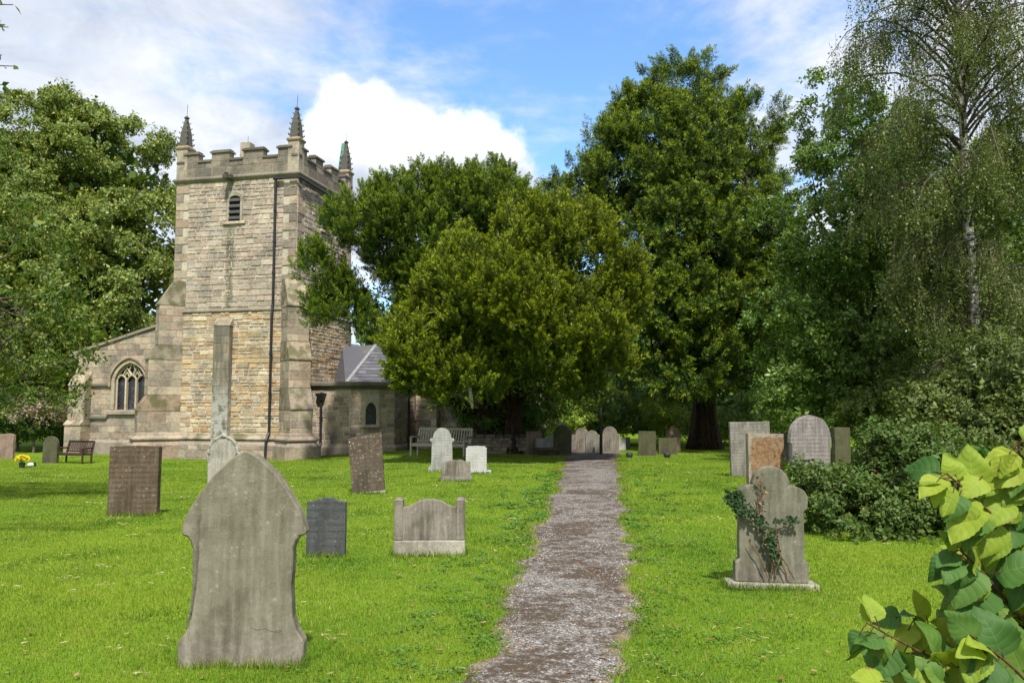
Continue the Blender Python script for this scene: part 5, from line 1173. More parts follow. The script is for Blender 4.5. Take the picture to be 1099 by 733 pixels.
def make_tree(name, label, root_px, E_, maker, mats, bark_, seed, n_cl, cl_r, per, size, wdir, trunk_h, trunk_r, inner=0, inner_size=.3, Y=None, n_limb=24, down=-.7, group=None, lean=(0, 0), ridges=0, limb_r=.14, upness=.6, flat=None, cat='tree', droop_low=0.0, cut=.8, root=None, front=None, cone=0.0, lump=.16, lumpf=1.0, boughs=None):
    rng = np.random.default_rng(seed)
    if root is None:
        root = at(*root_px, Y); root[2] = g(root[0], root[1])
    t = thing(name, label, cat, root, 0, group)
    mk = [maker(rng) for _ in range(4)]
    E0 = E_
    if boughs:                                                 # boughs: flattened masses set over the crown, with gaps between them
        bc, bn = on_lobes(E_, boughs[0], rng, lo=.84, hi=1.0, down=-.75, cut=.74, front=front); E_ = []
        for c_, n_ in zip(bc, bn): r_ = rng.uniform(boughs[1], boughs[2]); E_.append((c_ - n_ * r_ * .75, np.array([r_, r_, r_ * boughs[3]]) * rng.uniform(.85, 1.2, 3)))
        cut = .72
    C_, N_ = on_lobes(E_, n_cl, rng, down=down, cut=cut, front=front)
    q = C_ * lumpf; nz = np.sin(q[:, 0] * 1.3 + 2.1 * np.sin(q[:, 2] * .9 + seed)) + np.sin(q[:, 2] * 1.7 + 1.6 * np.sin(q[:, 0] * 1.1)) + .7 * np.sin(q[:, 0] * 2.9 + q[:, 2] * 2.3 + seed)
    keep = nz > -1.55; C_ = C_[keep] + N_[keep] * (nz[keep] * lump * np.mean(cl_r) * 2.2)[:, None]; N_ = N_[keep]; n_cl = len(C_)
    rc = rng.uniform(cl_r[0], cl_r[1], n_cl) * (1 + .35 * (rng.random(n_cl) < .15))
    if cone:                                                   # pointed, upswept bunches
        ax = unit(N_ * .75 + rng.normal(0, .25, N_.shape) + (0, 0, cone)); h = rng.random((n_cl * per, 1)) ** 1.2; axr = np.repeat(ax, per, 0); rr = np.repeat(rc, per)[:, None]
        d = rng.normal(0, 1, (n_cl * per, 3)); d = unit(d - axr * (d * axr).sum(1, keepdims=True)); ph = rng.random((n_cl * per, 1)) ** .5
        P = np.repeat(C_, per, 0) + axr * (h * 2.1 - .7) * rr + d * rr * (1 - .85 * h) * ph * .85; d = unit(d * (1 - h) + axr * (.6 + h))
    else:
        d = unit(rng.normal(0, 1, (n_cl * per, 3)) + np.repeat(N_, per, 0) * .9 + (0, 0, .35))
        P = np.repeat(C_, per, 0) + d * np.repeat(rc, per)[:, None] * rng.uniform(.55, 1.0, (n_cl * per, 1)) * (1, 1, .8 if flat is None else flat)
    wo, wu, wr = wdir
    D = unit(np.repeat(N_, per, 0) * wo + d * .5 + np.array([0, 0, wu]) + rng.normal(0, wr, P.shape))
    if droop_low:
        k = np.clip(-np.repeat(N_, per, 0)[:, 2:3] + .25, 0, 1); D = unit(D * (1 - k) + (np.repeat(N_, per, 0) + (0, 0, -droop_low)) * k)
    S = rng.uniform(*size, len(P)) * np.where(rng.random(len(P)) < .12, 1.45, 1.0); parts = sprays(P, D, S, mk, rng)
    if inner:
        Q = inside_lobes(E0, inner, rng, .80); parts.append(leafs(Q, rng.normal(0, 1, Q.shape), inner_size * rng.uniform(.6, 1.3, inner), inner_size * (.36 if cone else .6), rng, .1))
    V, F, TI = merge3(parts); V = shift_to(V, root)
    np_mesh('crown', V, F, mats, t, mat_idx=TI)
    rng2 = np.random.default_rng(seed + 1)
    trunk_mesh(trunk_h, trunk_r, rng2, lean, ridges=ridges).build('trunk', bark_, t, smooth=True)
    sel = rng2.choice(n_cl, min(n_limb, n_cl), replace=False)
    limbs(root, root + np.array([lean[0], lean[1], trunk_h * .97]), C_[sel], rng2, r0=limb_r).build('branches', bark_, t, smooth=True, recalc=False)
    return t

P_Y = lambda r: plume(r, 54, .34, .27, .042)
P_T = lambda r: plume(r, 48, .50, .30, .042, .5)
P_L = lambda r: leaf_spray(r, 15, .34, .22, pale=.52)

# big lime behind the aisle
E_lime = [ell(86, 165, 72, 72, 47), ell(38, 225, 72, 85, 46), ell(128, 215, 60, 85, 47), ell(80, 290, 110, 110, 45), ell(10, 330, 85, 110, 45), ell(150, 310, 55, 90, 46), ell(60, 405, 95, 55, 45), ell(-50, 280, 80, 130, 47), ell(150, 395, 50, 50, 47)]
make_tree('lime_tree', 'large pale green lime tree rising behind the church aisle', (70, 470), E_lime, P_L, L_LIME, B_BROWN, 21, 1050, (.4, .8), 36, (.27, .50), (.5, -.05, .35), 9, .55, inner=9000, inner_size=.6, Y=47, n_limb=24, down=-.8, flat=.6, front=.55, lump=.3, lumpf=.7, boughs=(90, 1.1, 2.1, .7))

# dark yew reaching over the vestry
E_yd = [ell(475, 262, 88, 84, 29.5), ell(402, 250, 52, 38, 29.0), ell(357, 258, 34, 27, 28.5), ell(520, 235, 62, 60, 29.5), ell(470, 212, 52, 34, 29.8), ell(425, 228, 42, 28, 29.5), ell(352, 297, 22, 16, 28.4), ell(362, 338, 36, 26, 28.6), ell(420, 340, 50, 40, 29), ell(392, 308, 30, 16, 28.8), ell(470, 345, 50, 60, 29.5), ell(535, 330, 70, 90, 30.5), ell(378, 356, 22, 14, 28.5)]
make_tree('yew_tree', 'dark green yew with bare limbs reaching left across the church tower', (522, 480), E_yd, P_Y, L_YEW_D, B_YEW, 31, 1700, (.20, .40), 13, (.28, .50), (.35, .62, .28), 5.5, .45, inner=12000, inner_size=.17, Y=33.5, n_limb=40, limb_r=.13, ridges=8, down=-.8, cut=.7, cone=.8, boughs=(125, .5, .95, .65))

# golden yew in the middle
E_yg = [ell(572, 285, 82, 62, 27), ell(545, 335, 100, 80, 26.5), ell(618, 305, 62, 74, 27), ell(632, 370, 50, 60, 27), ell(595, 375, 80, 56, 26.3), ell(497, 318, 46, 44, 26.8), ell(474, 390, 44, 40, 25.4), ell(456, 408, 24, 20, 25.2), ell(500, 420, 28, 26, 25.3), ell(560, 402, 60, 28, 26), ell(622, 420, 46, 26, 26.5), ell(462, 368, 26, 24, 25.5)]
gold = make_tree('yew_tree', 'broad golden green yew arching low over the left side of the path', (552, 484), E_yg, P_Y, L_YEW_Y, B_YEW, 41, 1250, (.20, .42), 15, (.28, .54), (.35, .70, .25), 5.0, .34, inner=26000, inner_size=.17, Y=32.0, n_limb=40, limb_r=.09, ridges=8, down=-.8, front=.6, cone=.9, boughs=(62, .55, 1.2, .7))

def dead_wood(t):
    r = random.Random(12); o = np.array(t.location); mb = MB()
    a = at(503, 408, 24.9); pts = [a + np.array([.02 * i, 0, -.14 * i]) for i in range(7)]; mb.tube([tuple(p - o) for p in pts], [.05, .055, .06, .055, .06, .05, .035], 7); mb.build('dead_stub', B_PALE, t, smooth=True)
    for i in range(15):
        px, py = r.uniform(555, 640), r.uniform(335, 392); a = at(px, py, 25.2); b = at(px + r.uniform(-24, 10), py - r.uniform(14, 38), 24.3); m = (a + b) / 2 + np.array([r.uniform(-.1, .1), -.1, r.uniform(-.1, .1)]); mb = MB(); mb.tube([tuple(q - o) for q in (a, m, b)], [.022, .016, .006], 5); mb.build('dead_twig', B_PALE, t)
dead_wood(gold)

# tall dark yew right of the path
E_yt = [ell(738, 94, 24, 24, 36.5), ell(735, 124, 54, 36, 36.3), ell(742, 158, 82, 48, 36), ell(672, 166, 36, 22, 36), ell(808, 168, 24, 40, 36), ell(715, 190, 86, 64, 35), ell(765, 200, 64, 80, 35.5), ell(636, 196, 42, 26, 36.3), ell(645, 230, 56, 46, 36), ell(752, 270, 92, 76, 34.5), ell(800, 290, 42, 84, 35), ell(750, 345, 84, 72, 34), ell(790, 370, 50, 72, 34.5), ell(742, 402, 70, 40, 33.5), ell(770, 415, 48, 28, 34), ell(690, 132, 26, 20, 36), ell(800, 150, 22, 34, 36)]
make_tree('yew_tree', 'tall dark conical yew with a thick trunk on the right of the path', (758, 478), E_yt, P_T, L_YEW_T, B_YEW, 51, 1700, (.26, .50), 15, (.30, .60), (.70, .20, .30), 11, .46, inner=30000, inner_size=.24, Y=35.5, n_limb=56, limb_r=.15, ridges=9, down=-.8, droop_low=.35, front=.55, cone=.5, lump=.25, lumpf=.9, boughs=(150, .5, 1.3, .7))

# hornbeam and weeping birch on the right
P_H = lambda r: leaf_spray(r, 18, .27, .17, pale=.2)
E_hb = [ell(905, 125, 30, 44, 27), ell(915, 160, 40, 44, 27), ell(880, 165, 30, 32, 27), ell(905, 205, 48, 60, 26.5), ell(865, 225, 32, 40, 27), ell(866, 290, 52, 66, 26), ell(940, 150, 40, 60, 27.5), ell(920, 290, 60, 80, 26.5), ell(848, 350, 34, 36, 25.5), ell(880, 372, 60, 58, 25.5), ell(838, 400, 30, 22, 25), ell(925, 395, 70, 62, 26), ell(870, 428, 46, 26, 25), ell(960, 210, 56, 90, 28), ell(990, 330, 70, 110, 28), ell(1060, 280, 80, 150, 29), ell(950, 430, 60, 40, 26)]
make_tree('hornbeam_tree', 'dense dark hornbeam with glossy pale flecked leaves left of the birch', (935, 482), E_hb, P_H, L_HORN, B_BROWN, 61, 1100, (.22, .48), 17, (.22, .42), (.7, -.25, .35), 8, .34, inner=22000, inner_size=.19, Y=28.5, n_limb=34, limb_r=.10, down=-.85, flat=.6, front=.55, lump=.3, lumpf=1.2, boughs=(95, .6, 1.25, .6))

def strand(rng, k=26, ln=.055, wd=.036):
    """hanging birch twig of unit length (+z is down the twig) set with small leaves"""
    h = rng.uniform(.03, 1, k); a = rng.uniform(0, 6.28, k); o = np.stack([np.cos(a), np.sin(a), 0 * a], 1); B = o * .03; B[:, 2] = h; B[:, 0] += .06 * np.sin(h * 5 + a[0])
    V, F = leafs(B, o * .8 + np.array([0, 0, .6]) + rng.normal(0, .3, (k, 3)), ln * rng.uniform(.7, 1.3, k), wd * rng.uniform(.7, 1.3, k), rng, .12); TI = (rng.random(k) < .11).astype(np.int32)
    q = .004; tw = np.array([(-q, 0, 0), (q, 0, 0), (q * .5, .02, 1), (-q * .5, .02, 1)]); return np.concatenate([V, tw]), np.concatenate([F, [[len(V), len(V) + 1, len(V) + 2, len(V) + 3]]]), np.append(TI, 2)
def birch():
    rng = np.random.default_rng(71); root = at(1056, 480, 20.5); root[2] = 0.0; Hh = 16.0
    t = thing('birch_tree', 'tall weeping birch with a white trunk and hanging fine leaved twigs', 'tree', root)
    ax = lambda s: np.array([-.10 * s - .10 * math.sin(3 * s), .0, Hh * s])
    mb = MB(); n = 18; mb.tube([tuple(ax(i / n) - (0, 0, .2 if i == 0 else 0)) for i in range(n + 1)], [.17 * (1 - .86 * i / n) + (.07 if i == 0 else 0) for i in range(n + 1)], 12); mb.build('trunk', B_BIRCH, t, smooth=True)
    mb = MB(); P, S = [], []
    for i in range(170):
        s = .09 + .87 * (i + .5) / 170; a0 = rng.uniform(0, 6.28); reach = (.5 + 2.75 * math.sin(math.pi * min(1, (1.03 - s) * .98)) ** .7) * rng.uniform(.35, 1.08)
        if s < .34 and math.sin(a0) < -.2: reach *= .8
        p0 = ax(s); pts = []; m = 7; up = .62 * reach * rng.uniform(.6, 1.2); aw = a0
        for j in range(m + 1):
            q = j / m; aw += rng.normal(0, .07); pts.append(p0 + np.array([math.cos(aw), math.sin(aw), 0]) * reach * q + np.array([0, 0, up * math.sin(q * 2.4) - .25 * reach * q * q]))
        mb.tube([tuple(p) for p in pts], [.045 * (1 - s * .5) * (1 - .85 * j / m) + .004 for j in range(m + 1)], 5, cap=False)
        k = int((14 + 19 * reach) * (1.0 if s < .45 else .66))
        for _ in range(k):
            q = rng.uniform(.18, 1.0) ** .8 * m; j = min(m - 1, int(q)); p = pts[j] + (pts[j + 1] - pts[j]) * (q - j) + rng.normal(0, .14, 3); P.append(p); S.append(rng.uniform(.45, 1.35) * min(1.0, .55 + reach / 4))
    mb.build('branches', B_BROWN, t, smooth=True, recalc=False)
    P = np.array(P); S = np.array(S); S = np.minimum(S, np.maximum(.2, P[:, 2] - .25)); D = rng.normal(0, .22, P.shape) + (0, 0, -1)
    V, F, TI = merge3(sprays(P, D, S, [strand(rng, 40) for _ in range(5)], rng)); np_mesh('crown', V, F, L_BIRCH + [B_BROWN], t, mat_idx=TI)
birch()
E_bl = [ell(1050, 340, 62, 70, 21.5), ell(985, 375, 60, 55, 21), ell(1095, 300, 50, 100, 22), ell(1010, 290, 40, 40, 22), ell(930, 385, 42, 40, 21.5), ell(1060, 415, 60, 50, 21)]

# cherry hanging in from the left
E_ch = [ell(-40, 300, 80, 120, 15), ell(18, 345, 55, 50, 15), ell(55, 376, 36, 26, 15), ell(15, 415, 52, 34, 15), ell(25, 268, 34, 36, 15.5), ell(95, 352, 26, 20, 15.2), ell(-60, 180, 60, 80, 15), ell(70, 412, 26, 16, 15)]
make_tree('cherry_tree', 'leafy cherry bough with bare twigs hanging in from the left edge', (-150, 470), E_ch, lambda r: leaf_spray(r, 9, .34, .15), L_CHERRY, B_BROWN, 81, 200, (.22, .5), 10, (.18, .34), (.7, -.25, .45), 4.5, .22, inner=0, Y=14.5, n_limb=60, limb_r=.045, down=-.9, flat=.5, root=np.array([-10.6, 14.5, -.1]), lump=.3, lumpf=2.0)
def top_twig():
    rng = np.random.default_rng(83); root = np.array([-7.4, 8.2, 0.0]); t = thing('cherry_sapling', 'thin leafy twigs against the sky in the top left corner', 'tree', root)
    mb = MB(); mb.tube([(0, 0, -.1), (.1, 0, 1.5), (.25, .05, 3.4), (.3, .1, 5.0), (.5, .1, 6.2)], [.06, .05, .035, .025, .012], 8); mb.build('trunk', B_BROWN, t, smooth=True)
    B, D = [], []; mb = MB()
    for (px, py) in ((14, 6), (9, 30), (17, 72), (6, 92), (12, 102), (2, 60), (-20, 20), (-25, 80)):
        e = at(px, py, 8.2) - root; a = np.array([.28, .08, min(e[2] - .25, 5.4)]); pts = [a + (e - a) * q + np.array([0, 0, .12 * math.sin(q * 3.1)]) for q in np.linspace(0, 1, 7)]; mb.tube([tuple(p) for p in pts], [.014 * (1 - .8 * i / 6) + .002 for i in range(7)], 5)
        for _ in range(20): q = rng.uniform(.35, 1.02) * 6; j = min(5, int(q)); B.append(pts[j] + (pts[j + 1] - pts[j]) * (q - j)); D.append(rng.normal(0, .6, 3) + (.5, 0, -.15))
    mb.build('branches', B_BROWN, t); B, D = np.array(B), np.array(D); V, F = leafs(B, D, rng.uniform(.08, .14, len(B)), rng.uniform(.035, .06, len(B)), rng, .15); np_mesh('crown', V, F, L_CHERRY[0], t)
top_twig()

# shrubs and trees closing the view
def shrub(name, label, px, py, Y, rx, ry, mats, seed, n_cl=60, cl=(.2, .4), per=12, size=(.2, .38), maker=None, group=None, inner=900, cat='shrub', lift=.5, extra=()):
    root = at(px, py, Y); root[2] = g(root[0], root[1]); E_ = [ell(px, py - ry * .9, rx, ry, Y)] + [ell(*e) for e in extra]
    return make_tree(name, label, None, E_, maker or P_H, mats if isinstance(mats, list) else [mats, mats], B_BROWN, seed, n_cl, cl, per, size, (.6, .1, .4), max(.3, (E_[0][0][2] - root[2]) * .9), .06, inner=int(inner * 1.5), inner_size=.15, n_limb=10, limb_r=.03, down=-.8, group=group, root=root, cat=cat, flat=.8, lump=.35, lumpf=1.6)
SH = [L_SHRUB, L_SHRUBY]
shrub('laurel_shrub', 'bright yellow green bush in front of the dark gap left of the path', 590, 462, 37, 24, 17, [L_SHRUBY, L_SHRUB], 101, 40, extra=[(612, 452, 14, 12, 37)])
shrub('laurel_shrub', 'glossy mid green shrub directly behind the far sunlit headstones', 640, 470, 40, 48, 34, SH, 102, 110, inner=2500)
shrub('laurel_shrub', 'glossy mid green shrub to the right of the wooden post', 700, 470, 41, 46, 32, SH, 103, 100, inner=2500)
shrub('laurel_shrub', 'small yellow green shrub behind the square dark headstone', 716, 465, 38, 17, 15, [L_SHRUBY, L_SHRUB], 104, 26)
shrub('laurel_shrub', 'dark green shrub filling the space right of the thick yew trunk', 800, 478, 39, 40, 34, SH, 105, 100, inner=2500)
shrub('laurel_shrub', 'deep green shrub under the golden yew behind the dry stone wall', 545, 478, 34.5, 58, 42, [L_HORN[0], L_YEW_D[0]], 106, 170, inner=5000)
shrub('blossom_shrub', 'pale pinkish flowering shrub under the lime tree at the far left', 36, 452, 39, 24, 14, [L_PINK, L_CHERRY[0]], 107, 40, (.15, .35), 10, (.2, .34))
shrub('laurel_shrub', 'dark evergreen shrub in deep shade behind the far left headstones', 18, 478, 41, 66, 30, [L_YEW_D[0], L_HORN[0]], 108, 130, inner=5000)
for (px, Y, rx, ry, cyy, sd, lab) in ((560, 62, 90, 70, 400, 121, 'distant round tree glimpsed under the golden yew'), (690, 66, 110, 90, 390, 122, 'distant broad tree seen through the gap at the path end'), (830, 60, 90, 90, 390, 123, 'distant tree between the tall yew and the hornbeam'), (470, 60, 80, 50, 410, 124, 'distant low tree behind the vestry roof'), (940, 58, 110, 120, 370, 125, 'distant tree behind the hornbeam'), (1090, 56, 120, 150, 350, 126, 'distant tall tree behind the birch'), (-20, 70, 120, 60, 410, 127, 'distant low tree at the far left behind the lime')):
    E_ = [ell(px, cyy, rx, ry, Y), ell(px - rx * .5, cyy + ry * .3, rx * .7, ry * .75, Y - 2), ell(px + rx * .5, cyy + ry * .3, rx * .7, ry * .75, Y - 1)]
    root = at(px, 470, Y); root[2] = 0
    make_tree('oak_tree', lab, None, E_, P_L, [L_HORN[0], L_LIME[0]], B_BROWN, sd, 260, (.6, 1.2), 14, (.5, .9), (.5, .1, .4), 4.5, .35, inner=6000, inner_size=.8, n_limb=10, down=-.9, group='distant trees behind the churchyard', root=root, front=.6, lump=.3, lumpf=.6)

# bramble thicket and weeds on the right
P_B = lambda r: leaf_spray(r, 18, .27, .17, pale=.25)
def bramble(label, lobes, root_px, seed, n_cl, mats, name='bramble_bush', cl=(.10, .24), size=(.13, .24), per=13, inner=2500):
    root = gp(*root_px); E_ = [ell(*l) for l in lobes]
    t = make_tree(name, label, None, E_, P_B, mats, B_TWIG, seed, n_cl, cl, per, size, (.6, .35, .4), .35, .03, inner=inner, inner_size=.12, n_limb=34, limb_r=.006, down=-.5, root=root, cat='bush', flat=.8, cut=.75, lump=.5, lumpf=2.6)
    return t
BR = [L_BRAM, L_HEDGE]
bramble('low dark bramble mound spilling onto the grass beside the arched stone', [(925, 535, 46, 34, 12.2), (965, 525, 46, 44, 12.0), (1010, 535, 50, 44, 11.6), (905, 552, 28, 18, 12), (945, 555, 50, 18, 11.5), (1000, 560, 40, 16, 11.2)], (955, 570), 131, 420, BR)
bramble('tall rough hedge of weeds and saplings behind the bramble mound', [(1000, 470, 26, 30, 15), (1048, 462, 40, 36, 15), (1095, 445, 40, 46, 14.5), (968, 488, 20, 18, 14.8), (1030, 495, 50, 30, 14), (1090, 495, 36, 44, 13.6)], (1035, 520), 132, 420, [L_HEDGE, L_BIRCH[0]], 'hedge', (.14, .32), (.16, .30), 14, 3000)
shrub('hawthorn_shrub', 'dark bush below the birch, above the weeds', 985, 474, 23.0, 52, 36, [L_BIRCH[0], L_HORN[0]], 133, 150, (.18, .36), 14, (.18, .32), inner=3500)
shrub('hawthorn_shrub', 'tall dark bush at the right edge behind the weeds', 1085, 474, 23.5, 60, 50, [L_HORN[0], L_BIRCH[0]], 134, 190, (.18, .4), 14, (.18, .32), inner=5000)
def weeds():
    rng = np.random.default_rng(91)
    for i, (px, pt, pb, Y, lab) in enumerate(((936, 449, 545, 12.6, 'tall nettle spire rising from the left of the brambles'), (948, 470, 540, 12.4, 'shorter nettle stem next to the tall spire'), (922, 478, 545, 12.5, 'nettle stem at the left edge of the brambles'), (1004, 438, 540, 12.9, 'tall dock spike standing in the rough hedge'), (1020, 452, 540, 12.8, 'slender seeding weed in the rough hedge'), (975, 462, 540, 12.8, 'seeding weed between the brambles and the hedge'))):
        P = at(px, pb, Y); P[2] = 0; h = at(px, pt, Y)[2]; t = thing('tall_weed', lab, 'weed', P, 0, 'weeds standing above the brambles')
        mb = MB(); ln_ = rng.uniform(-.06, .06); mb.tube([(0, 0, -.05), (ln_ * .4, 0, h * .5), (ln_, 0, h)], [.010, .008, .003], 5); mb.build('stem', M_STALK, t)
        n = int(60 * h); z = rng.uniform(.25, 1, n) * h; a = rng.uniform(0, 6.28, n); D = np.stack([np.cos(a), np.sin(a), rng.uniform(-.2, .5, n)], 1); s = (1.15 - z / h)
        V, F = leafs(np.stack([ln_ * z / h, 0 * z, z], 1), D, (.05 + .11 * s) * rng.uniform(.7, 1.2, n), (.025 + .05 * s), rng, .15); np_mesh('leaves', V, F, L_HEDGE if i % 2 else L_SHRUB, t)
weeds()

# ------------------------------------------------------------------ large leaved bush in the right foreground
def big_leaf_mat(name, cols, vein, trans):
    m, t = new_mat(name); r = island(t)
    def attr(n_): q = t.n('ShaderNodeAttribute'); q.attribute_name = n_; return q.outputs['Fac']
    a, b = attr('across'), attr('along'); ab = t.math('ABSOLUTE', a)
    c = t.ramp(r, [(i / (len(cols) - 1), q) for i, q in enumerate(cols)]); oc = objc(t)
    side = t.math('ABSOLUTE', t.math('SUBTRACT', t.math('FRACT', t.math('MULTIPLY', t.math('SUBTRACT', b, t.math('MULTIPLY', t.math('POWER', ab, 1.4), 0.30)), 5.5)), 0.5))
    v1 = t.rng(side, 0.075, 0.015); v2 = t.rng(ab, 0.055, 0.012); vv = t.math('MAXIMUM', v1, v2)
    n_ = t.noise(oc, 38, 5, 0.6); c = t.mix(t.rng(n_, 0.35, 0.7, 0, 0.4), c, t.mix(1.0, c, (0.72, 0.75, 0.6), 'MULTIPLY'))
    c = t.mix(t.math('MULTIPLY', vv, t.rng(t.noise(oc, 30, 3, .6), .3, .7, .1, .4)), c, vein)
    k = t.math('ADD', t.math('MULTIPLY', ab, 0.5), t.math('ADD', t.math('MULTIPLY', t.noise(oc, 16, 4, 0.6), 0.7), t.math('MULTIPLY', t.math('FRACT', t.math('MULTIPLY', r, 91.7)), 0.30)))
    c = t.mix(t.rng(k, 1.10, 1.26), c, (0.23, 0.15, 0.04))
    puff = t.math('ADD', t.math('MULTIPLY', side, 1.0), t.math('MULTIPLY', n_, 0.35)); nb = t.bump(t.math('SUBTRACT', puff, t.math('MULTIPLY', vv, 0.5)), 0.28, 0.004)
    p = t.n('ShaderNodeBsdfPrincipled'); t.put(p.inputs['Base Color'], c); p.inputs['Roughness'].default_value = 0.55; p.inputs['Specular IOR Level'].default_value = 0.18; t.put(p.inputs['Normal'], nb)
    tr = t.n('ShaderNodeBsdfTranslucent'); t.put(tr.inputs[0], t.mix(1.0, c, (1.4, 1.35, 0.5), 'MULTIPLY'))
    mx = t.n('ShaderNodeMixShader'); mx.inputs[0].default_value = trans; t.t.links.new(p.outputs[0], mx.inputs[1]); t.t.links.new(tr.outputs[0], mx.inputs[2])
    o = t.n('ShaderNodeOutputMaterial'); t.t.links.new(mx.outputs[0], o.inputs[0]); return m
L_BIG_Y = big_leaf_mat('young_linden_leaf', [(0.16, 0.24, 0.025), (0.24, 0.33, 0.035), (0.31, 0.37, 0.045)], (0.40, 0.46, 0.12), 0.38)
L_BIG_D = big_leaf_mat('old_linden_leaf', [(0.035, 0.095, 0.020), (0.065, 0.145, 0.026), (0.12, 0.20, 0.030)], (0.17, 0.24, 0.09), 0.25)
def big_leaf(rng, L, rows=20, cols=9):
    """heart shaped toothed leaf, petiole end at the origin, along +z, face towards -y"""
    s = np.linspace(0, 1, rows)[:, None]; tt = np.linspace(-1, 1, cols)[None]; asym = rng.uniform(-.08, .08)
    wv = .54 * np.sin(np.pi * np.clip(s, 0, 1) ** .52) ** .78 * (1 - .30 * s) + .008; tooth = 1 + .03 * ((np.arange(rows) % 2)[:, None] * 2 - 1) * (np.abs(tt) > .99)
    x = tt * wv * tooth * (1 + asym * tt); z = s - .24 * np.abs(tt) ** 1.3 * (1 - s) ** 3 * 1.0
    c1, c2, f, tw = rng.uniform(.10, .42), rng.uniform(-.06, .06), rng.uniform(-.05, .22), rng.uniform(-.35, .35)
    y = c1 * s ** 2 + f * -np.abs(tt) * wv * 1.0 + .05 * np.sin(s * 8 + tt * 3 + rng.uniform(0, 6)) * np.abs(tt) + c2 * np.sin(s * 5) + tw * x * s
    y = y + .10 * np.clip(np.abs(tt) - .5, 0, 1) ** 2 * rng.uniform(-1, 2)
    V = np.stack([x, y, z + 0 * x], -1).reshape(-1, 3) * L; I = (np.arange(rows - 1)[:, None] * cols + np.arange(cols - 1)[None]).ravel()
    return V, np.stack([I, I + 1, I + 1 + cols, I + cols], 1), np.repeat(tt, rows, 0).ravel(), np.repeat(s, cols, 1).ravel()
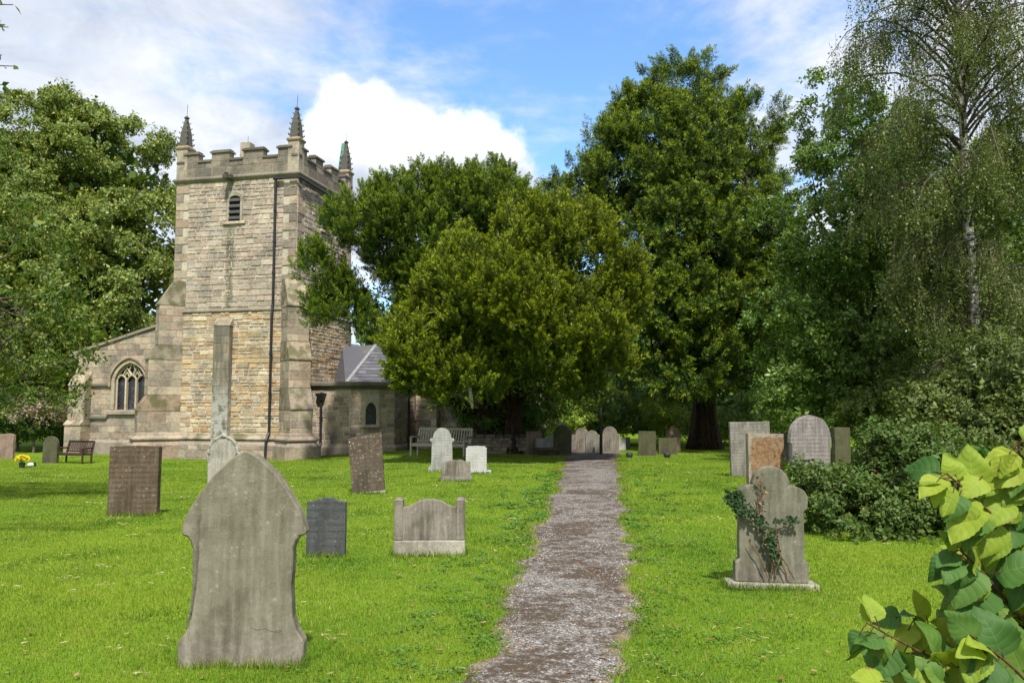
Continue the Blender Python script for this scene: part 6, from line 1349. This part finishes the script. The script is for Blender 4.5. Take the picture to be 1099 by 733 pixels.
def linden():
    rng = np.random.default_rng(141); root = np.array([2.05, 2.35, 0.0]); t = thing('linden_bush', 'large heart shaped yellow green leaves on a bush in the right foreground', 'bush', root)
    shoots = [([(1190, 720, 2.1), (1110, 600, 2.0), (1052, 540, 1.95), (1016, 508, 1.93)], 13), ([(1210, 640, 2.1), (1130, 540, 2.0), (1100, 500, 1.97), (1092, 474, 1.95)], 10), ([(1180, 800, 2.0), (1090, 740, 1.95), (1000, 705, 1.9), (930, 668, 1.88)], 13),
              ([(1180, 760, 2.1), (1110, 680, 2.02), (1060, 620, 1.98), (1030, 590, 1.96)], 12), ([(1180, 840, 1.95), (1110, 780, 1.9), (1030, 745, 1.86), (960, 735, 1.84)], 11), ([(1200, 700, 2.2), (1150, 620, 2.15), (1100, 560, 2.1), (1075, 525, 2.08)], 12),
              ([(1200, 760, 2.15), (1140, 700, 2.1), (1085, 665, 2.06), (1040, 650, 2.04)], 12), ([(1190, 830, 1.9), (1130, 760, 1.87), (1080, 710, 1.85), (1050, 690, 1.84)], 12), ([(1240, 620, 2.2), (1180, 540, 2.15), (1135, 520, 2.1), (1116, 496, 2.1)], 9), ([(1230, 720, 2.3), (1160, 660, 2.25), (1110, 610, 2.2), (1080, 590, 2.2)], 13),
              ([(1170, 860, 1.9), (1100, 800, 1.88), (1040, 770, 1.86), (1000, 760, 1.85)], 10), ([(1210, 800, 2.2), (1140, 740, 2.15), (1090, 700, 2.12), (1060, 690, 2.1)], 13), ([(1200, 660, 2.05), (1130, 610, 2.0), (1100, 560, 1.98), (1062, 505, 1.96)], 9)]
    for (ex, ey, ez) in [(1035, 640, 2.25), (1070, 545, 2.3), (1020, 590, 2.3), (1010, 720, 2.1), (1065, 690, 2.2), (1050, 755, 2.1), (1075, 610, 2.35), (1000, 690, 2.2), (1060, 505, 2.35), (970, 745, 2.0), (1085, 500, 2.4), (1035, 555, 2.4), (950, 715, 1.95), (1025, 670, 2.35), (1085, 650, 2.3), (1090, 580, 2.3), (1090, 720, 2.15), (980, 660, 2.15), (1045, 715, 2.3)]:
        shoots.append(([(ex + 120, ey + 110, ez + .1), (ex + 80, ey + 66, ez + .05), (ex + 40, ey + 26, ez), (ex, ey, ez - .03)], 11))
    mb = MB(); parts = []; mats_ = []; AC, AL = [], []
    for q, (pp_, nl) in enumerate(shoots):
        K_ = [np.array([0, 0, 0.0]), np.array([.0, -.05, .35])] + [at(*p) - root for p in pp_]; K_[1] = K_[2] * .35 + np.array([0, 0, .12]); pts = []
        for i in range(len(K_) - 1):                            # smooth the shoot
            p0, p1, p2, p3 = K_[max(0, i - 1)], K_[i], K_[i + 1], K_[min(len(K_) - 1, i + 2)]
            for j in range(6): u_ = j / 6; pts.append(.5 * ((2 * p1) + (-p0 + p2) * u_ + (2 * p0 - 5 * p1 + 4 * p2 - p3) * u_ ** 2 + (-p0 + 3 * p1 - 3 * p2 + p3) * u_ ** 3))
        pts.append(K_[-1]); n = len(pts); mb.tube([tuple(p) for p in pts], [.0048 * (1 - .8 * i / n) + .0010 for i in range(n)], 6)
        nl = int(nl * 2.6)
        for k in range(nl):
            f = .36 + .64 * (k + rng.uniform(-.2, .2)) / max(1, nl - 1); f = min(.999, max(.3, f)) * (n - 1); i = min(n - 2, int(f)); p = pts[i] + (pts[i + 1] - pts[i]) * (f - i); ax_ = pts[i + 1] - pts[i]; ax_ /= np.linalg.norm(ax_)
            sd = np.cross(ax_, np.array([0, -1.0, .3])); sd /= np.linalg.norm(sd); sd *= 1 if k % 2 else -1
            D = ax_ * rng.uniform(.2, .7) + sd * rng.uniform(.4, .9) + np.array([-.10, rng.uniform(-.4, .2), -rng.uniform(.3, 1.1)]); D /= np.linalg.norm(D)
            pet = p + D * rng.uniform(.02, .045); mb.tube([tuple(p), tuple((p + pet) / 2 + (0, 0, .004)), tuple(pet)], .0014, 4)
            tipk = k / nl; L = rng.uniform(.055, .098) * (1.0 if tipk < .8 else .72); V, F, ac, al = big_leaf(rng, L)
            N = np.array([rng.normal(-.1, .35), -.62 + rng.normal(0, .3), .75 + rng.normal(0, .25)]); X = np.cross(D, N); X /= np.linalg.norm(X); Yv = np.cross(D, X); M = np.stack([X, Yv, D], 1)
            V = V @ M.T + pet; parts.append((V, F)); mats_.append(np.full(len(F), 0 if (rng.random() < (.75 if q in (0, 1, 8, 12) else .35)) else 1)); AC.append(ac); AL.append(al)
    V, F = merge(parts); o = np_mesh('leaves', V, F, [L_BIG_Y, L_BIG_D], t, mat_idx=np.concatenate(mats_))
    for nm, A in (('across', AC), ('along', AL)): at_ = o.data.attributes.new(nm, 'FLOAT', 'POINT'); at_.data.foreach_set('value', np.concatenate(A).astype(np.float32))
    mb.build('stems', B_TWIG, t, smooth=True)
linden()
#--TAIL--
lawn()
